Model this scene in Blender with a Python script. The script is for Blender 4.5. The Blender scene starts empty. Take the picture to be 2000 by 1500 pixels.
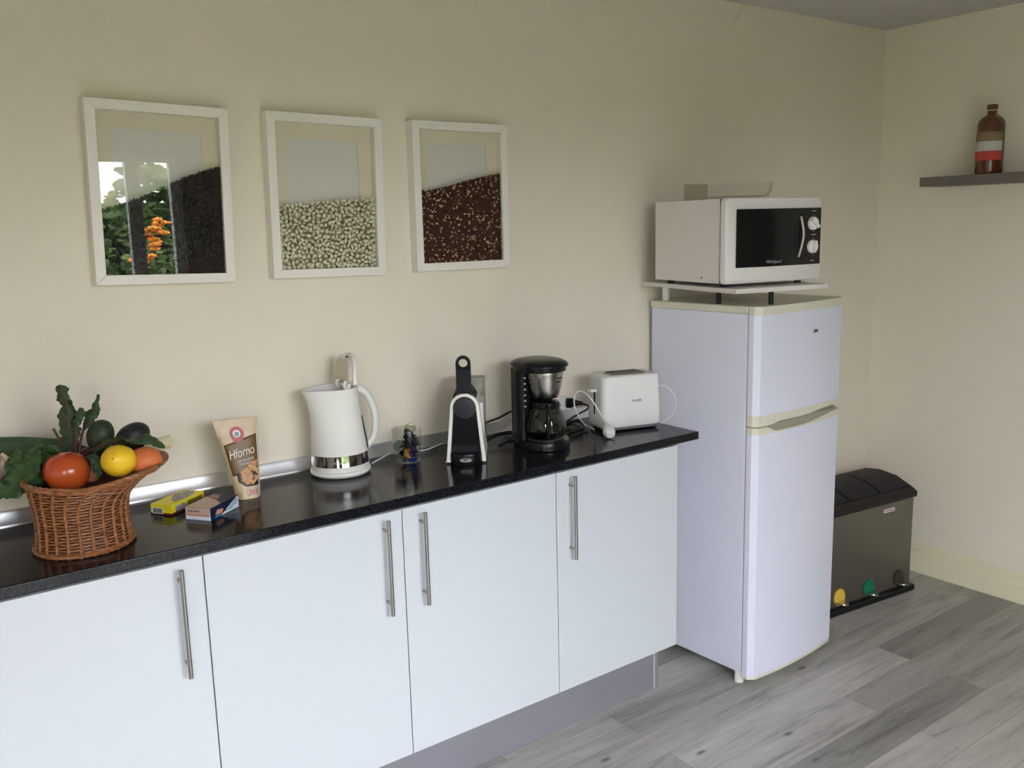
import bpy, math, random
from mathutils import Vector, Matrix, noise
from math import sin, cos, pi, sqrt

S = bpy.context.scene
COL = S.collection

# ------------------------------------------------------------------ camera
CAM = Vector((-2.5937, -2.8534, 1.9455))
YAW, PIT, ROL, FPX = 0.6295, -0.1747, -0.0257, 1761.762
fw = Vector((sin(YAW) * cos(PIT), cos(YAW) * cos(PIT), sin(PIT)))
r0 = Vector((cos(YAW), -sin(YAW), 0)); u0 = r0.cross(fw)
rt = r0 * cos(ROL) + u0 * sin(ROL); up = -r0 * sin(ROL) + u0 * cos(ROL)
cd = bpy.data.cameras.new('camera'); cam = bpy.data.objects.new('camera', cd); COL.objects.link(cam)
cam.matrix_world = Matrix(((rt.x, up.x, -fw.x, CAM.x), (rt.y, up.y, -fw.y, CAM.y), (rt.z, up.z, -fw.z, CAM.z), (0, 0, 0, 1)))
cd.sensor_width = 36; cd.lens = FPX / 2000 * 36; cd.clip_start = 0.05; cd.clip_end = 200
S.camera = cam

# ------------------------------------------------------------------ world, sun, daylight openings, exposure
W = bpy.data.worlds.new('sky'); S.world = W; W.use_nodes = True
bgn = W.node_tree.nodes['Background']; bgn.inputs[0].default_value = (0.90, 0.925, 1.0, 1); bgn.inputs[1].default_value = 22.0
sd = bpy.data.lights.new('sun', 'SUN'); sd.energy = 14; sd.angle = 0.01; sd.color = (1, .93, .8)
so = bpy.data.objects.new('sun', sd); COL.objects.link(so); so.rotation_euler = (math.radians(-42), math.radians(12), 0)
so.location = (0, 4, 8)
def portal(x0, x1, z0, z1, y):
    l = bpy.data.lights.new('window_daylight', 'AREA'); l.shape = 'RECTANGLE'; l.size = x1 - x0; l.size_y = z1 - z0
    l.cycles.is_portal = True
    o = bpy.data.objects.new('window_daylight', l); COL.objects.link(o)
    o.location = ((x0 + x1) / 2, y, (z0 + z1) / 2); o.rotation_euler = (pi / 2, 0, pi)
    return o
V = S.view_settings; S.display_settings.display_device = 'sRGB'
V.view_transform = 'Standard'; V.look = 'None'; V.gamma = 1; V.use_curve_mapping = False; V.exposure = 0.07

# pixel of the 2000x1500 photograph -> point of the place
def ray(a, b): return fw + rt * ((a - 1000) / FPX) - up * ((b - 750) / FPX)
def onz(a, b, z): d = ray(a, b); return CAM + d * ((z - CAM.z) / d.z)
def ony(a, b, y): d = ray(a, b); return CAM + d * ((y - CAM.y) / d.y)
def onx(a, b, x): d = ray(a, b); return CAM + d * ((x - CAM.x) / d.x)
def at(a, b, P): return CAM + ray(a, b) * (Vector(P) - CAM).dot(fw)

# ------------------------------------------------------------------ materials
def newmat(name):
    m = bpy.data.materials.new(name); m.use_nodes = True
    return m, m.node_tree, m.node_tree.nodes['Principled BSDF']
MC = {}
def mat(name, col, rough=.5, metal=0, spec=.5, coat=0, noise_amt=0, nscale=8, bump=0, bscale=200, trans=0, ior=1.45, sub=0, emis=None, stretch=None):
    if name in MC: return MC[name]
    m, nt, b = newmat(name)
    b.inputs['Base Color'].default_value = (*col, 1); b.inputs['Roughness'].default_value = rough
    b.inputs['Metallic'].default_value = metal; b.inputs['Specular IOR Level'].default_value = spec
    b.inputs['Coat Weight'].default_value = coat; b.inputs['Transmission Weight'].default_value = trans; b.inputs['IOR'].default_value = ior
    if sub: b.inputs['Subsurface Weight'].default_value = sub; b.inputs['Subsurface Scale'].default_value = .02
    L = nt.links; co = nt.nodes.new('ShaderNodeTexCoord'); src = co.outputs['Object']
    if stretch:
        mp = nt.nodes.new('ShaderNodeMapping'); mp.inputs['Scale'].default_value = stretch; L.new(src, mp.inputs[0]); src = mp.outputs[0]
    if noise_amt:
        n = nt.nodes.new('ShaderNodeTexNoise'); n.inputs['Scale'].default_value = nscale; n.inputs['Detail'].default_value = 5; L.new(src, n.inputs['Vector'])
        r = nt.nodes.new('ShaderNodeValToRGB'); e = r.color_ramp.elements
        e[0].position = .3; e[1].position = .7
        e[0].color = (*[c * (1 - noise_amt) for c in col], 1); e[1].color = (*[min(1, c * (1 + noise_amt)) for c in col], 1)
        L.new(n.outputs[0], r.inputs[0]); L.new(r.outputs[0], b.inputs['Base Color'])
    if bump:
        n = nt.nodes.new('ShaderNodeTexNoise'); n.inputs['Scale'].default_value = bscale; n.inputs['Detail'].default_value = 3; L.new(src, n.inputs['Vector'])
        bp = nt.nodes.new('ShaderNodeBump'); bp.inputs['Strength'].default_value = bump; bp.inputs['Distance'].default_value = .002
        L.new(n.outputs[0], bp.inputs['Height']); L.new(bp.outputs[0], b.inputs['Normal'])
    MC[name] = m; return m
def ramp2(name, stops, nscale, rough=.5, detail=5, voronoi=False, spec=.5, coat=0, bump=0, stretch=None):
    m, nt, b = newmat(name); L = nt.links; co = nt.nodes.new('ShaderNodeTexCoord'); src = co.outputs['Object']
    if stretch:
        mp = nt.nodes.new('ShaderNodeMapping'); mp.inputs['Scale'].default_value = stretch; L.new(src, mp.inputs[0]); src = mp.outputs[0]
    if voronoi: n = nt.nodes.new('ShaderNodeTexVoronoi'); n.inputs['Scale'].default_value = nscale
    else: n = nt.nodes.new('ShaderNodeTexNoise'); n.inputs['Scale'].default_value = nscale; n.inputs['Detail'].default_value = detail
    L.new(src, n.inputs['Vector']); r = nt.nodes.new('ShaderNodeValToRGB'); e = r.color_ramp.elements
    while len(e) < len(stops): e.new(.5)
    for k, (p, c) in enumerate(stops): e[k].position = p; e[k].color = (*c, 1)
    L.new(n.outputs[0], r.inputs[0]); L.new(r.outputs[0], b.inputs['Base Color'])
    b.inputs['Roughness'].default_value = rough; b.inputs['Specular IOR Level'].default_value = spec; b.inputs['Coat Weight'].default_value = coat
    if bump:
        bp = nt.nodes.new('ShaderNodeBump'); bp.inputs['Strength'].default_value = bump; bp.inputs['Distance'].default_value = .002
        L.new(n.outputs[0], bp.inputs['Height']); L.new(bp.outputs[0], b.inputs['Normal'])
    return m
def thin_glass(name, tint=(1, 1, 1), ior=1.45, boost=0):
    m, nt, b = newmat(name); nt.nodes.remove(b); out = nt.nodes['Material Output']; L = nt.links
    t = nt.nodes.new('ShaderNodeBsdfTransparent'); t.inputs[0].default_value = (*tint, 1)
    g = nt.nodes.new('ShaderNodeBsdfGlossy'); g.inputs['Roughness'].default_value = .01
    f = nt.nodes.new('ShaderNodeLayerWeight'); p5 = nt.nodes.new('ShaderNodeMath'); p5.operation = 'POWER'; p5.inputs[1].default_value = 4.5; L.new(f.outputs['Facing'], p5.inputs[0])
    a = nt.nodes.new('ShaderNodeMath'); a.operation = 'MULTIPLY_ADD'; a.use_clamp = True; f0 = ((ior - 1) / (ior + 1)) ** 2 + boost; a.inputs[1].default_value = (1 - f0) * .8; a.inputs[2].default_value = f0; L.new(p5.outputs[0], a.inputs[0])
    mx = nt.nodes.new('ShaderNodeMixShader'); L.new(a.outputs[0], mx.inputs[0]); L.new(t.outputs[0], mx.inputs[1]); L.new(g.outputs[0], mx.inputs[2]); L.new(mx.outputs[0], out.inputs[0])
    return m

M_wall = mat('wall_paint', (.87, .79, .67), .9, spec=.2, bump=.25, bscale=90)
M_ceil = mat('ceiling_paint', (.62, .60, .56), .95, spec=.1)
M_door = mat('white_laminate', (.595, .625, .665), .32, spec=.5)
M_carc = mat('white_board', (.66, .68, .70), .5)
M_plinth = mat('grey_plinth', (.30, .30, .34), .35, metal=.3)
M_steel = mat('brushed_steel', (.55, .53, .51), .3, metal=1, bump=.1, bscale=300, stretch=(1, 1, .05))
M_handle = mat('handle_steel', (.36, .35, .335), .33, metal=1, bump=.1, bscale=300, stretch=(1, 1, .05))
M_alu = mat('satin_aluminium', (.72, .73, .76), .3, metal=1)
M_black = mat('black_plastic', (.009, .009, .011), .24, spec=.28)
M_blackm = mat('matt_black_plastic', (.012, .012, .016), .5, spec=.25)
M_white = mat('white_plastic', (.83, .83, .81), .3, spec=.5)
M_whitek = mat('ivory_white_plastic', (.86, .84, .80), .22, spec=.5)
M_cream = mat('aged_cream_plastic', (.70, .68, .55), .4)
M_fridge = mat('fridge_enamel', (.75, .76, .88), .3, spec=.45, bump=.06, bscale=400)
M_mw = mat('microwave_enamel', (.82, .77, .74), .35)
M_chrome = mat('chrome', (.62, .6, .58), .08, metal=1)
M_base = mat('skirting_paint', (.84, .78, .58), .45)
M_frame = mat('picture_frame_white', (.92, .87, .80), .4)
M_mat = mat('cream_mount_card', (.86, .76, .61), .85)
M_back = mat('grey_backing_card', (.82, .78, .72), .8)
M_glassp = thin_glass('picture_glass', (.985, .99, .985), 1.5, .0)
M_glass = thin_glass('clear_glass', (.975, .985, .98), 1.5, .01)
M_smoke = thin_glass('carafe_glass', (.62, .66, .62), 1.5, .03)
M_dish = thin_glass('dish_glass', (.985, .985, .98), 1.25, .0)
M_tank = thin_glass('tank_plastic', (.72, .74, .73), 1.45, .08)

# black speckled laminate worktop
M_top = ramp2('speckled_black_worktop', [(.35, (.005, .005, .007)), (.55, (.009, .009, .012)), (.7, (.032, .035, .05))], 240, .13, 3, spec=.25)

def floor_mat():
    m, nt, b = newmat('grey_oak_planks'); L = nt.links; N = nt.nodes.new
    co = N('ShaderNodeTexCoord'); br = N('ShaderNodeTexBrick')
    mpb = N('ShaderNodeMapping'); mpb.inputs['Location'].default_value = (.35, .045, 0)
    L.new(co.outputs['Object'], mpb.inputs[0]); L.new(mpb.outputs[0], br.inputs['Vector'])
    br.offset = .37; br.inputs['Scale'].default_value = 1; br.inputs['Brick Width'].default_value = 1.35; br.inputs['Row Height'].default_value = .165
    br.inputs['Mortar Size'].default_value = .0012; br.inputs['Color1'].default_value = (0, 0, 0, 1); br.inputs['Color2'].default_value = (1, 1, 1, 1); br.inputs['Mortar'].default_value = (.0, .0, .0, 1)
    # per-plank random offset drives grain
    vm = N('ShaderNodeVectorMath'); vm.operation = 'MULTIPLY_ADD'; vm.inputs[1].default_value = (7, 3, 5)
    L.new(br.outputs['Color'], vm.inputs[0]); L.new(co.outputs['Object'], vm.inputs[2])
    mp = N('ShaderNodeMapping'); mp.inputs['Scale'].default_value = (1.0, 9, 1); L.new(vm.outputs[0], mp.inputs[0])
    n1 = N('ShaderNodeTexNoise'); n1.inputs['Scale'].default_value = 2.2; n1.inputs['Detail'].default_value = 9; n1.inputs['Roughness'].default_value = .70; n1.inputs['Distortion'].default_value = .6; L.new(mp.outputs[0], n1.inputs['Vector'])
    r = N('ShaderNodeValToRGB'); e = r.color_ramp.elements
    e[0].position = .28; e[0].color = (.19, .18, .165, 1); e[1].position = .70; e[1].color = (.50, .485, .45, 1)
    e.new(.46).color = (.38, .365, .34, 1)
    L.new(n1.outputs[0], r.inputs[0])
    # plank tone
    mr = N('ShaderNodeMapRange'); mr.inputs['To Min'].default_value = .62; mr.inputs['To Max'].default_value = 1.16; L.new(br.outputs['Color'], mr.inputs[0])
    mx = N('ShaderNodeVectorMath'); mx.operation = 'SCALE'; L.new(r.outputs[0], mx.inputs[0]); L.new(mr.outputs[0], mx.inputs['Scale'])
    # knots
    mk = N('ShaderNodeMapping'); mk.inputs['Scale'].default_value = (2.6, 6.5, 1); L.new(vm.outputs[0], mk.inputs[0])
    vo = N('ShaderNodeTexVoronoi'); vo.inputs['Scale'].default_value = 1.1; L.new(mk.outputs[0], vo.inputs['Vector'])
    kr = N('ShaderNodeMapRange'); kr.inputs['From Min'].default_value = .035; kr.inputs['From Max'].default_value = .10; kr.inputs['To Min'].default_value = .35; L.new(vo.outputs['Distance'], kr.inputs[0])
    mx2 = N('ShaderNodeVectorMath'); mx2.operation = 'SCALE'; L.new(mx.outputs[0], mx2.inputs[0]); L.new(kr.outputs[0], mx2.inputs['Scale'])
    # joints
    mj = N('ShaderNodeMix'); mj.data_type = 'RGBA'; L.new(br.outputs['Fac'], mj.inputs[0]); L.new(mx2.outputs[0], mj.inputs[6]); mj.inputs[7].default_value = (.26, .255, .24, 1)
    L.new(mj.outputs[2], b.inputs['Base Color']); b.inputs['Roughness'].default_value = .42
    bp = N('ShaderNodeBump'); bp.inputs['Strength'].default_value = .15; bp.inputs['Distance'].default_value = .002; L.new(n1.outputs[0], bp.inputs['Height']); L.new(bp.outputs[0], b.inputs['Normal'])
    return m
M_floor = floor_mat()

# ------------------------------------------------------------------ mesh helpers
def rrect(w, d, r, n=5, cx=0, cy=0):
    pts = []
    for (sx, sy, a0) in ((1, 1, 0), (-1, 1, pi / 2), (-1, -1, pi), (1, -1, 3 * pi / 2)):
        for k in range(n + 1):
            a = a0 + pi / 2 * k / n
            pts.append((cx + sx * (w / 2 - r) + r * cos(a), cy + sy * (d / 2 - r) + r * sin(a)))
    return pts
def circ(r, n=32, cx=0, cy=0, ry=None):
    return [(cx + r * cos(2 * pi * k / n), cy + (ry or r) * sin(2 * pi * k / n)) for k in range(n)]
def spline(P, n=8):
    P = [Vector(p) for p in P]; out = []
    Q = [P[0] * 2 - P[1]] + P + [P[-1] * 2 - P[-2]]
    for i in range(1, len(Q) - 2):
        a, b, c, d = Q[i - 1:i + 3]
        for k in range(n):
            t = k / n
            out.append(.5 * ((2 * b) + (c - a) * t + (2 * a - 5 * b + 4 * c - d) * t * t + (3 * b - a - 3 * c + d) * t ** 3))
    out.append(P[-1]); return out

class MB:
    def __init__(s): s.v = []; s.f = []; s.m = []; s.cur = 0
    def face(s, idx): s.f.append(tuple(idx)); s.m.append(s.cur)
    def box(s, c, d, rz=0, ry=0, rx=0):
        R = Matrix.Rotation(rz, 3, 'Z') @ Matrix.Rotation(ry, 3, 'Y') @ Matrix.Rotation(rx, 3, 'X'); b = len(s.v)
        for x in (-.5, .5):
            for y in (-.5, .5):
                for z in (-.5, .5): s.v.append(Vector(c) + R @ Vector((x * d[0], y * d[1], z * d[2])))
        for q in ((0, 1, 3, 2), (4, 6, 7, 5), (0, 4, 5, 1), (2, 3, 7, 6), (0, 2, 6, 4), (1, 5, 7, 3)): s.face(b + k for k in q)
        return s
    def b2(s, x0, x1, y0, y1, z0, z1): return s.box(((x0 + x1) / 2, (y0 + y1) / 2, (z0 + z1) / 2), (x1 - x0, y1 - y0, z1 - z0))
    def loft(s, rings, cap0=True, cap1=True, close=True):
        b = len(s.v); n = len(rings[0])
        for r in rings: s.v += [Vector(p) for p in r]
        for i in range(len(rings) - 1):
            for k in range(n if close else n - 1):
                k2 = (k + 1) % n
                s.face((b + i * n + k, b + i * n + k2, b + (i + 1) * n + k2, b + (i + 1) * n + k))
        if cap0: s.face(tuple(b + k for k in reversed(range(n))))
        if cap1: s.face(tuple(b + (len(rings) - 1) * n + k for k in range(n)))
        return s
    def stack(s, outl, levels, **k):   # levels: (z, scale[, dx, dy])
        return s.loft([[(x * l[1] + (l[2] if len(l) > 2 else 0), y * l[1] + (l[3] if len(l) > 3 else 0), l[0]) for x, y in outl] for l in levels], **k)
    def lathe(s, prof, n=40, c=(0, 0, 0), cap0=False, cap1=False):
        return s.loft([[(c[0] + r * cos(2 * pi * k / n), c[1] + r * sin(2 * pi * k / n), c[2] + z) for k in range(n)] for r, z in prof], cap0, cap1)
    def cyl(s, p0, p1, r, r1=None, n=16, cap=True):
        p0 = Vector(p0); p1 = Vector(p1); d = (p1 - p0).normalized(); a = d.orthogonal().normalized(); b = d.cross(a)
        r1 = r if r1 is None else r1
        return s.loft([[p + (a * cos(2 * pi * k / n) + b * sin(2 * pi * k / n)) * q for k in range(n)] for p, q in ((p0, r), (p1, r1))], cap, cap)
    def tube(s, P, r, n=8, cap=True, flat=1, rr=None):
        P = [Vector(p) for p in P]; T = [(P[min(i + 1, len(P) - 1)] - P[max(i - 1, 0)]).normalized() for i in range(len(P))]
        a = T[0].orthogonal().normalized(); rings = []
        for i, p in enumerate(P):
            a = (a - T[i] * a.dot(T[i])).normalized(); b = T[i].cross(a); q = rr[i] if rr else r
            rings.append([p + (a * cos(2 * pi * k / n) + b * sin(2 * pi * k / n) * flat) * q for k in range(n)])
        return s.loft(rings, cap, cap)
    def ell(s, c, rad, R=None, lvl=1):
        vs, fs = ICO[lvl]; b = len(s.v); R = R or Matrix.Identity(3)
        for p in vs: s.v.append(Vector(c) + R @ Vector((p[0] * rad[0], p[1] * rad[1], p[2] * rad[2])))
        for q in fs: s.face(b + k for k in q)
        return s
    def prism(s, poly, y0, y1):   # polygon in x,z pushed along y (front = y0)
        return s.loft([[(x, y0, z) for x, z in poly], [(x, y1, z) for x, z in poly]])
    def build(s, name, m, parent=None, smooth=True, bevel=0, seg=3, sharp=.7, solid=0, sub=0):
        me = bpy.data.meshes.new(name); me.from_pydata([tuple(v) for v in s.v], [], s.f)
        ms = m if isinstance(m, (list, tuple)) else [m]
        for q in ms: me.materials.append(q)
        for p, k in zip(me.polygons, s.m): p.material_index = k
        me.update(); o = bpy.data.objects.new(name, me); COL.objects.link(o)
        if parent: o.parent = parent
        if smooth:
            me.polygons.foreach_set('use_smooth', [True] * len(me.polygons))
            if not bevel: me.set_sharp_from_angle(angle=sharp)
        if solid:
            q = o.modifiers.new('solid', 'SOLIDIFY'); q.thickness = solid; q.offset = 0
        if bevel:
            q = o.modifiers.new('bevel', 'BEVEL'); q.width = bevel; q.segments = seg; q.limit_method = 'ANGLE'; q.angle_limit = .6; q.harden_normals = True
        if sub:
            q = o.modifiers.new('sub', 'SUBSURF'); q.levels = sub; q.render_levels = sub
        return o
import bmesh
ICO = {}
for lv in (1, 2, 3, 4):
    bm = bmesh.new(); bmesh.ops.create_icosphere(bm, subdivisions=lv, radius=1); bm.verts.ensure_lookup_table()
    ICO[lv] = ([tuple(v.co) for v in bm.verts], [tuple(v.index for v in f.verts) for f in bm.faces]); bm.free()

def tag(o, label=None, cat=None, group=None, kind=None):
    if label: o['label'] = label
    if cat: o['category'] = cat
    if group: o['group'] = group
    if kind: o['kind'] = kind
    return o
def thing(name, label, cat, loc=(0, 0, 0), rz=0, group=None):
    o = bpy.data.objects.new(name, None); COL.objects.link(o); o.empty_display_size = .05
    o.location = loc; o.rotation_euler = (0, 0, rz); return tag(o, label, cat, group)
def struct(o): o['kind'] = 'structure'; return o
def text(name, s, size, m, parent, loc, rot=(pi / 2, 0, 0), shear=0, ext=.0003, align='CENTER', sx=1):
    c = bpy.data.curves.new(name, 'FONT'); c.body = s; c.size = size; c.extrude = ext; c.align_x = align; c.align_y = 'CENTER'; c.shear = shear
    t = bpy.data.objects.new('tmp', c); COL.objects.link(t); dg = bpy.context.evaluated_depsgraph_get(); dg.update()
    me = bpy.data.meshes.new_from_object(t.evaluated_get(dg)); bpy.data.objects.remove(t)
    o = bpy.data.objects.new(name, me); COL.objects.link(o); me.materials.clear(); me.materials.append(m)
    o.parent = parent; o.location = loc; o.rotation_euler = rot; o.scale = (sx, 1, 1); return o

# ------------------------------------------------------------------ room shell
XW, HC, YF, XL = 1.982, 2.905, -3.6, -4.6
H, TT = 1.137, .031
T = .2
struct(MB().b2(XL - T, XW + T, YF - T, T, -.2, 0).build('floor', M_floor, smooth=False))
struct(MB().b2(XL - T, XW + T, YF - T, T, HC, HC + .25).build('ceiling', M_ceil, smooth=False))
struct(MB().b2(XL - T, XW + T, 0, T, 0, HC).build('wall_back', M_wall, smooth=False))
struct(MB().b2(XW, XW + T, YF - T, 0, 0, HC).build('wall_right', M_wall, smooth=False))
struct(MB().b2(XL - T, XL, YF - T, 0, 0, HC).build('wall_left', M_wall, smooth=False))
# front wall with a glazed terrace door, widened for light, and an added window
DA = (-2.45, -.69, 0, 2.47)
WB = (-3.9, -3.2, .95, 2.3)  # unseen window, added to brighten the left of the room
fwm = MB()
xs = [XL, WB[0], WB[1], DA[0], DA[1], XW]
fwm.b2(xs[0], xs[1], YF - T, YF, 0, HC); fwm.b2(xs[2], xs[3], YF - T, YF, 0, HC); fwm.b2(xs[4], xs[5], YF - T, YF, 0, HC)
fwm.b2(xs[1], xs[2], YF - T, YF, 0, WB[2]); fwm.b2(xs[1], xs[2], YF - T, YF, WB[3], HC)
fwm.b2(xs[3], xs[4], YF - T, YF, DA[3], HC)
struct(fwm.build('wall_front', mat('shaded_wall_paint', (.27, .235, .20), .9, spec=.2), smooth=False))  # unlit wall's darkness put into the paint; also cuts bounced light
def casing(name, B, mull):
    x0, x1, z0, z1 = B; m = MB(); y0, y1 = YF - .12, YF - .06
    m.b2(x0, x0 + .05, y0, y1, z0, z1); m.b2(x1 - .05, x1, y0, y1, z0, z1); m.b2(x0 + .05, x1 - .05, y0, y1, z1 - .05, z1)
    if z0 > 0: m.b2(x0 + .05, x1 - .05, y0, y1, z0, z0 + .05)
    for q in mull: m.b2(q - .045, q + .045, y0, y1, z0 + (.05 if z0 > 0 else 0), z1 - .05)
    return struct(m.build(name, M_white, smooth=False))
casing('door_1', DA, [-.98, -1.72]); casing('added_window', WB, [])
portal(DA[0], DA[1], DA[2], DA[3], YF - .16); portal(WB[0], WB[1], WB[2], WB[3], YF - .16)

def skirting(name, p0, p1, nrm):
    prof = [(0, 0), (.018, 0), (.018, .095), (.013, .100), (.013, .128), (.016, .131), (.016, .140), (.010, .146), (.010, .153), (.006, .160), (0, .162)]
    p0 = Vector(p0); p1 = Vector(p1); n = Vector(nrm)
    return struct(MB().loft([[p + n * a + Vector((0, 0, z)) for a, z in prof] for p in (p0, p1)]).build(name, M_base, sharp=.3))
skirting('baseboard_right', (XW, YF + .001, 0), (XW, -.001, 0), (-1, 0, 0))
skirting('baseboard_back', (.02, 0, 0), (XW - .02, 0, 0), (0, -1, 0))

# ------------------------------------------------------------------ outside: lawn, hedge, tree, flowers (seen mirrored in the picture glass)
M_pave = ramp2('added_paving', [(.3, (.09, .075, .06)), (.7, (.15, .125, .10))], 6, .85)
tag(MB().b2(-9, 9, -7.4, YF - T - .001, -.25, -.12).build('terrace', M_pave, smooth=False), 'added brown terrace paving outside behind the glazed door', 'terrace')  # terrace added and kept dark to limit light bounced indoors
M_grass = ramp2('lawn', [(.3, (.05, .10, .02)), (.7, (.12, .22, .05))], 30, .9)
tag(MB().b2(-30, 30, -40, -7.41, -.25, -.15).build('lawn', M_grass, smooth=False), 'green lawn outside beyond the terrace', 'lawn', kind='stuff')
M_leafo = ramp2('hedge_leaves', [(.25, (.015, .045, .01)), (.5, (.05, .11, .02)), (.75, (.16, .24, .05))], 9, .7)
random.seed(4)
hm = MB()
hm.loft([[(x, -8.6 - .3 * (z > 1), z) for x, z in ((-9, -.14), (9, -.14), (9, .6), (1.5, .6), (1.4, 2.32), (-9, 2.32))], [(x, -9.2, z) for x, z in ((-9, -.14), (9, -.14), (9, .6), (1.5, .6), (1.4, 2.32), (-9, 2.32))]])  # hedge core; right end shaped low to let sky light in
for k in range(9000):
    x = random.uniform(-5, 4); z = random.uniform(.05, (2.45 if x < 1.5 else .7) + .3 * sin(x * 2.1) + .2 * sin(x * 5.3)); y = -8.2 - random.uniform(0, .5) - .15 * sin(x * 3)
    R = Matrix.Rotation(random.uniform(0, 6.28), 3, 'Z') @ Matrix.Rotation(random.uniform(0, 3.1), 3, 'X'); s = random.uniform(.06, .15)
    hm.ell((x, y, z), (s, s * .6, s * .18), R, 1)
tag(hm.build('hedge', M_leafo), 'green garden hedge outside behind the terrace door', 'hedge')
M_flow = mat('orange_petals', (.9, .35, .03), .6)
fm = thing('flowering_shrub', 'shrub with orange flowers outside in front of the hedge', 'shrub', (-.30, -6.4, -.119))
sm = MB()
for k in range(260):
    a = random.uniform(0, 6.28); q = sqrt(random.random()) * .45; s = random.uniform(.04, .09)
    sm.ell((q * cos(a), q * sin(a), .3 + random.random() * 1.6), (s, s * .6, s * .2), Matrix.Rotation(random.uniform(0, 6), 3, 'Z') @ Matrix.Rotation(random.uniform(0, 3), 3, 'X'), 1)
sm.build('foliage', M_leafo, fm)
MB().tube([(0, 0, 0), (.03, .02, .6), (0, 0, 1.6)], .03, 8).build('stem', mat('bark', (.12, .08, .05), .9), fm)
pm = MB()
for k in range(46):
    c = random.choice([(.05, .42, 2.05), (-.1, .45, 1.75), (.0, .42, 1.5)])
    s = random.uniform(.03, .07); pm.ell((c[0] + random.gauss(0, .07), c[1] + random.gauss(0, .03), c[2] + random.gauss(0, .08)), (s, s * .7, s * .4), Matrix.Rotation(random.uniform(0, 6), 3, 'Z'), 1)
pm.build('blossom', M_flow, fm)

# ------------------------------------------------------------------ base cabinets, plinth, worktop, upstand
FY = -.519; ZB = .287
G = [-2.5274, -1.9237, -1.3201, -.7173, -.1184]
labs = ['white base cabinet at far left under the vegetable basket, handle on its right side', 'white base cabinet under the white kettle with its handle at the right edge',
        'white base cabinet under the espresso machine with its handle at the left edge', 'white base cabinet under the toaster, next to the fridge']
for i in range(4):
    x0, x1 = G[i], G[i + 1]
    c = thing('base_cabinet', labs[i], 'cabinet', ((x0 + x1) / 2, FY + .02, ZB), group='white kitchen base cabinets')
    w = x1 - x0; hh = H - TT - ZB; m = MB()
    t = .018; dd = .46
    m.b2(-w / 2 + .0005, -w / 2 + t, 0, dd, 0, hh); m.b2(w / 2 - t, w / 2 - .0005 + (.012 if i == 3 else 0), 0, dd, 0, hh)
    m.b2(-w / 2 + t, w / 2 - t, 0, dd, 0, t); m.b2(-w / 2 + t, w / 2 - t, dd - .01, dd, t, hh); m.b2(-w / 2 + t, w / 2 - t, 0, .1, hh - t, hh)
    m.build('carcass', M_carc, c, smooth=False)
    d = MB().b2(-w / 2 + .0016, w / 2 - .0016, -.02, -.001, .002, hh - .004).build('door', M_door, c, bevel=.0012, seg=2)
    hx = [-1.990, -1.385, -1.258, -.658][i] - (x0 + x1) / 2
    hb = MB(); z0, z1 = .787 - ZB, 1.087 - ZB; yh = -.02 - .033
    hb.cyl((hx, yh, z0), (hx, yh, z1), .0062, n=20)
    for z in (z0 + .035, z1 - .035): hb.cyl((hx, yh, z), (hx, -.0198, z), .0048, n=14)
    hb.build('handle', M_handle, d)
pl = thing('plinth_board', 'grey metallic plinth board under the row of white cabinets', 'plinth', (0, 0, 0))
MB().b2(-4.2, -.055, -.329, -.313, 0.001, ZB - .001).build('plinth_panel', M_plinth, pl, smooth=False)
MB().b2(-.049, -.030, -.330, -.022, 0.001, ZB - .001).build('end_panel', M_plinth, pl, smooth=False)
MB().b2(-.055, -.049, -.331, -.312, 0.001, ZB - .001).build('joint_strip', mat('pale_grey_strip', (.55, .55, .58), .4), pl, smooth=False)
# one more cabinet run left of the frame keeps the worktop carried
wt = MB().b2(-4.2, 0, -.506 - .012, -.001, H - TT, H).build('worktop', M_top, bevel=.004, seg=3)
tag(wt, 'glossy black speckled worktop running along the wall', 'worktop')
us = MB(); prof = [(-.001, 0), (-.024, 0), (-.023, .006), (-.015, .020), (-.011, .036), (-.008, .043), (-.001, .045)]
us.loft([[(x, y, H + z) for y, z in prof] for x in (-4.2, -.005)])
tag(us.build('worktop_upstand', M_alu, sharp=.35), 'satin aluminium upstand strip between worktop and wall', 'upstand')

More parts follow.
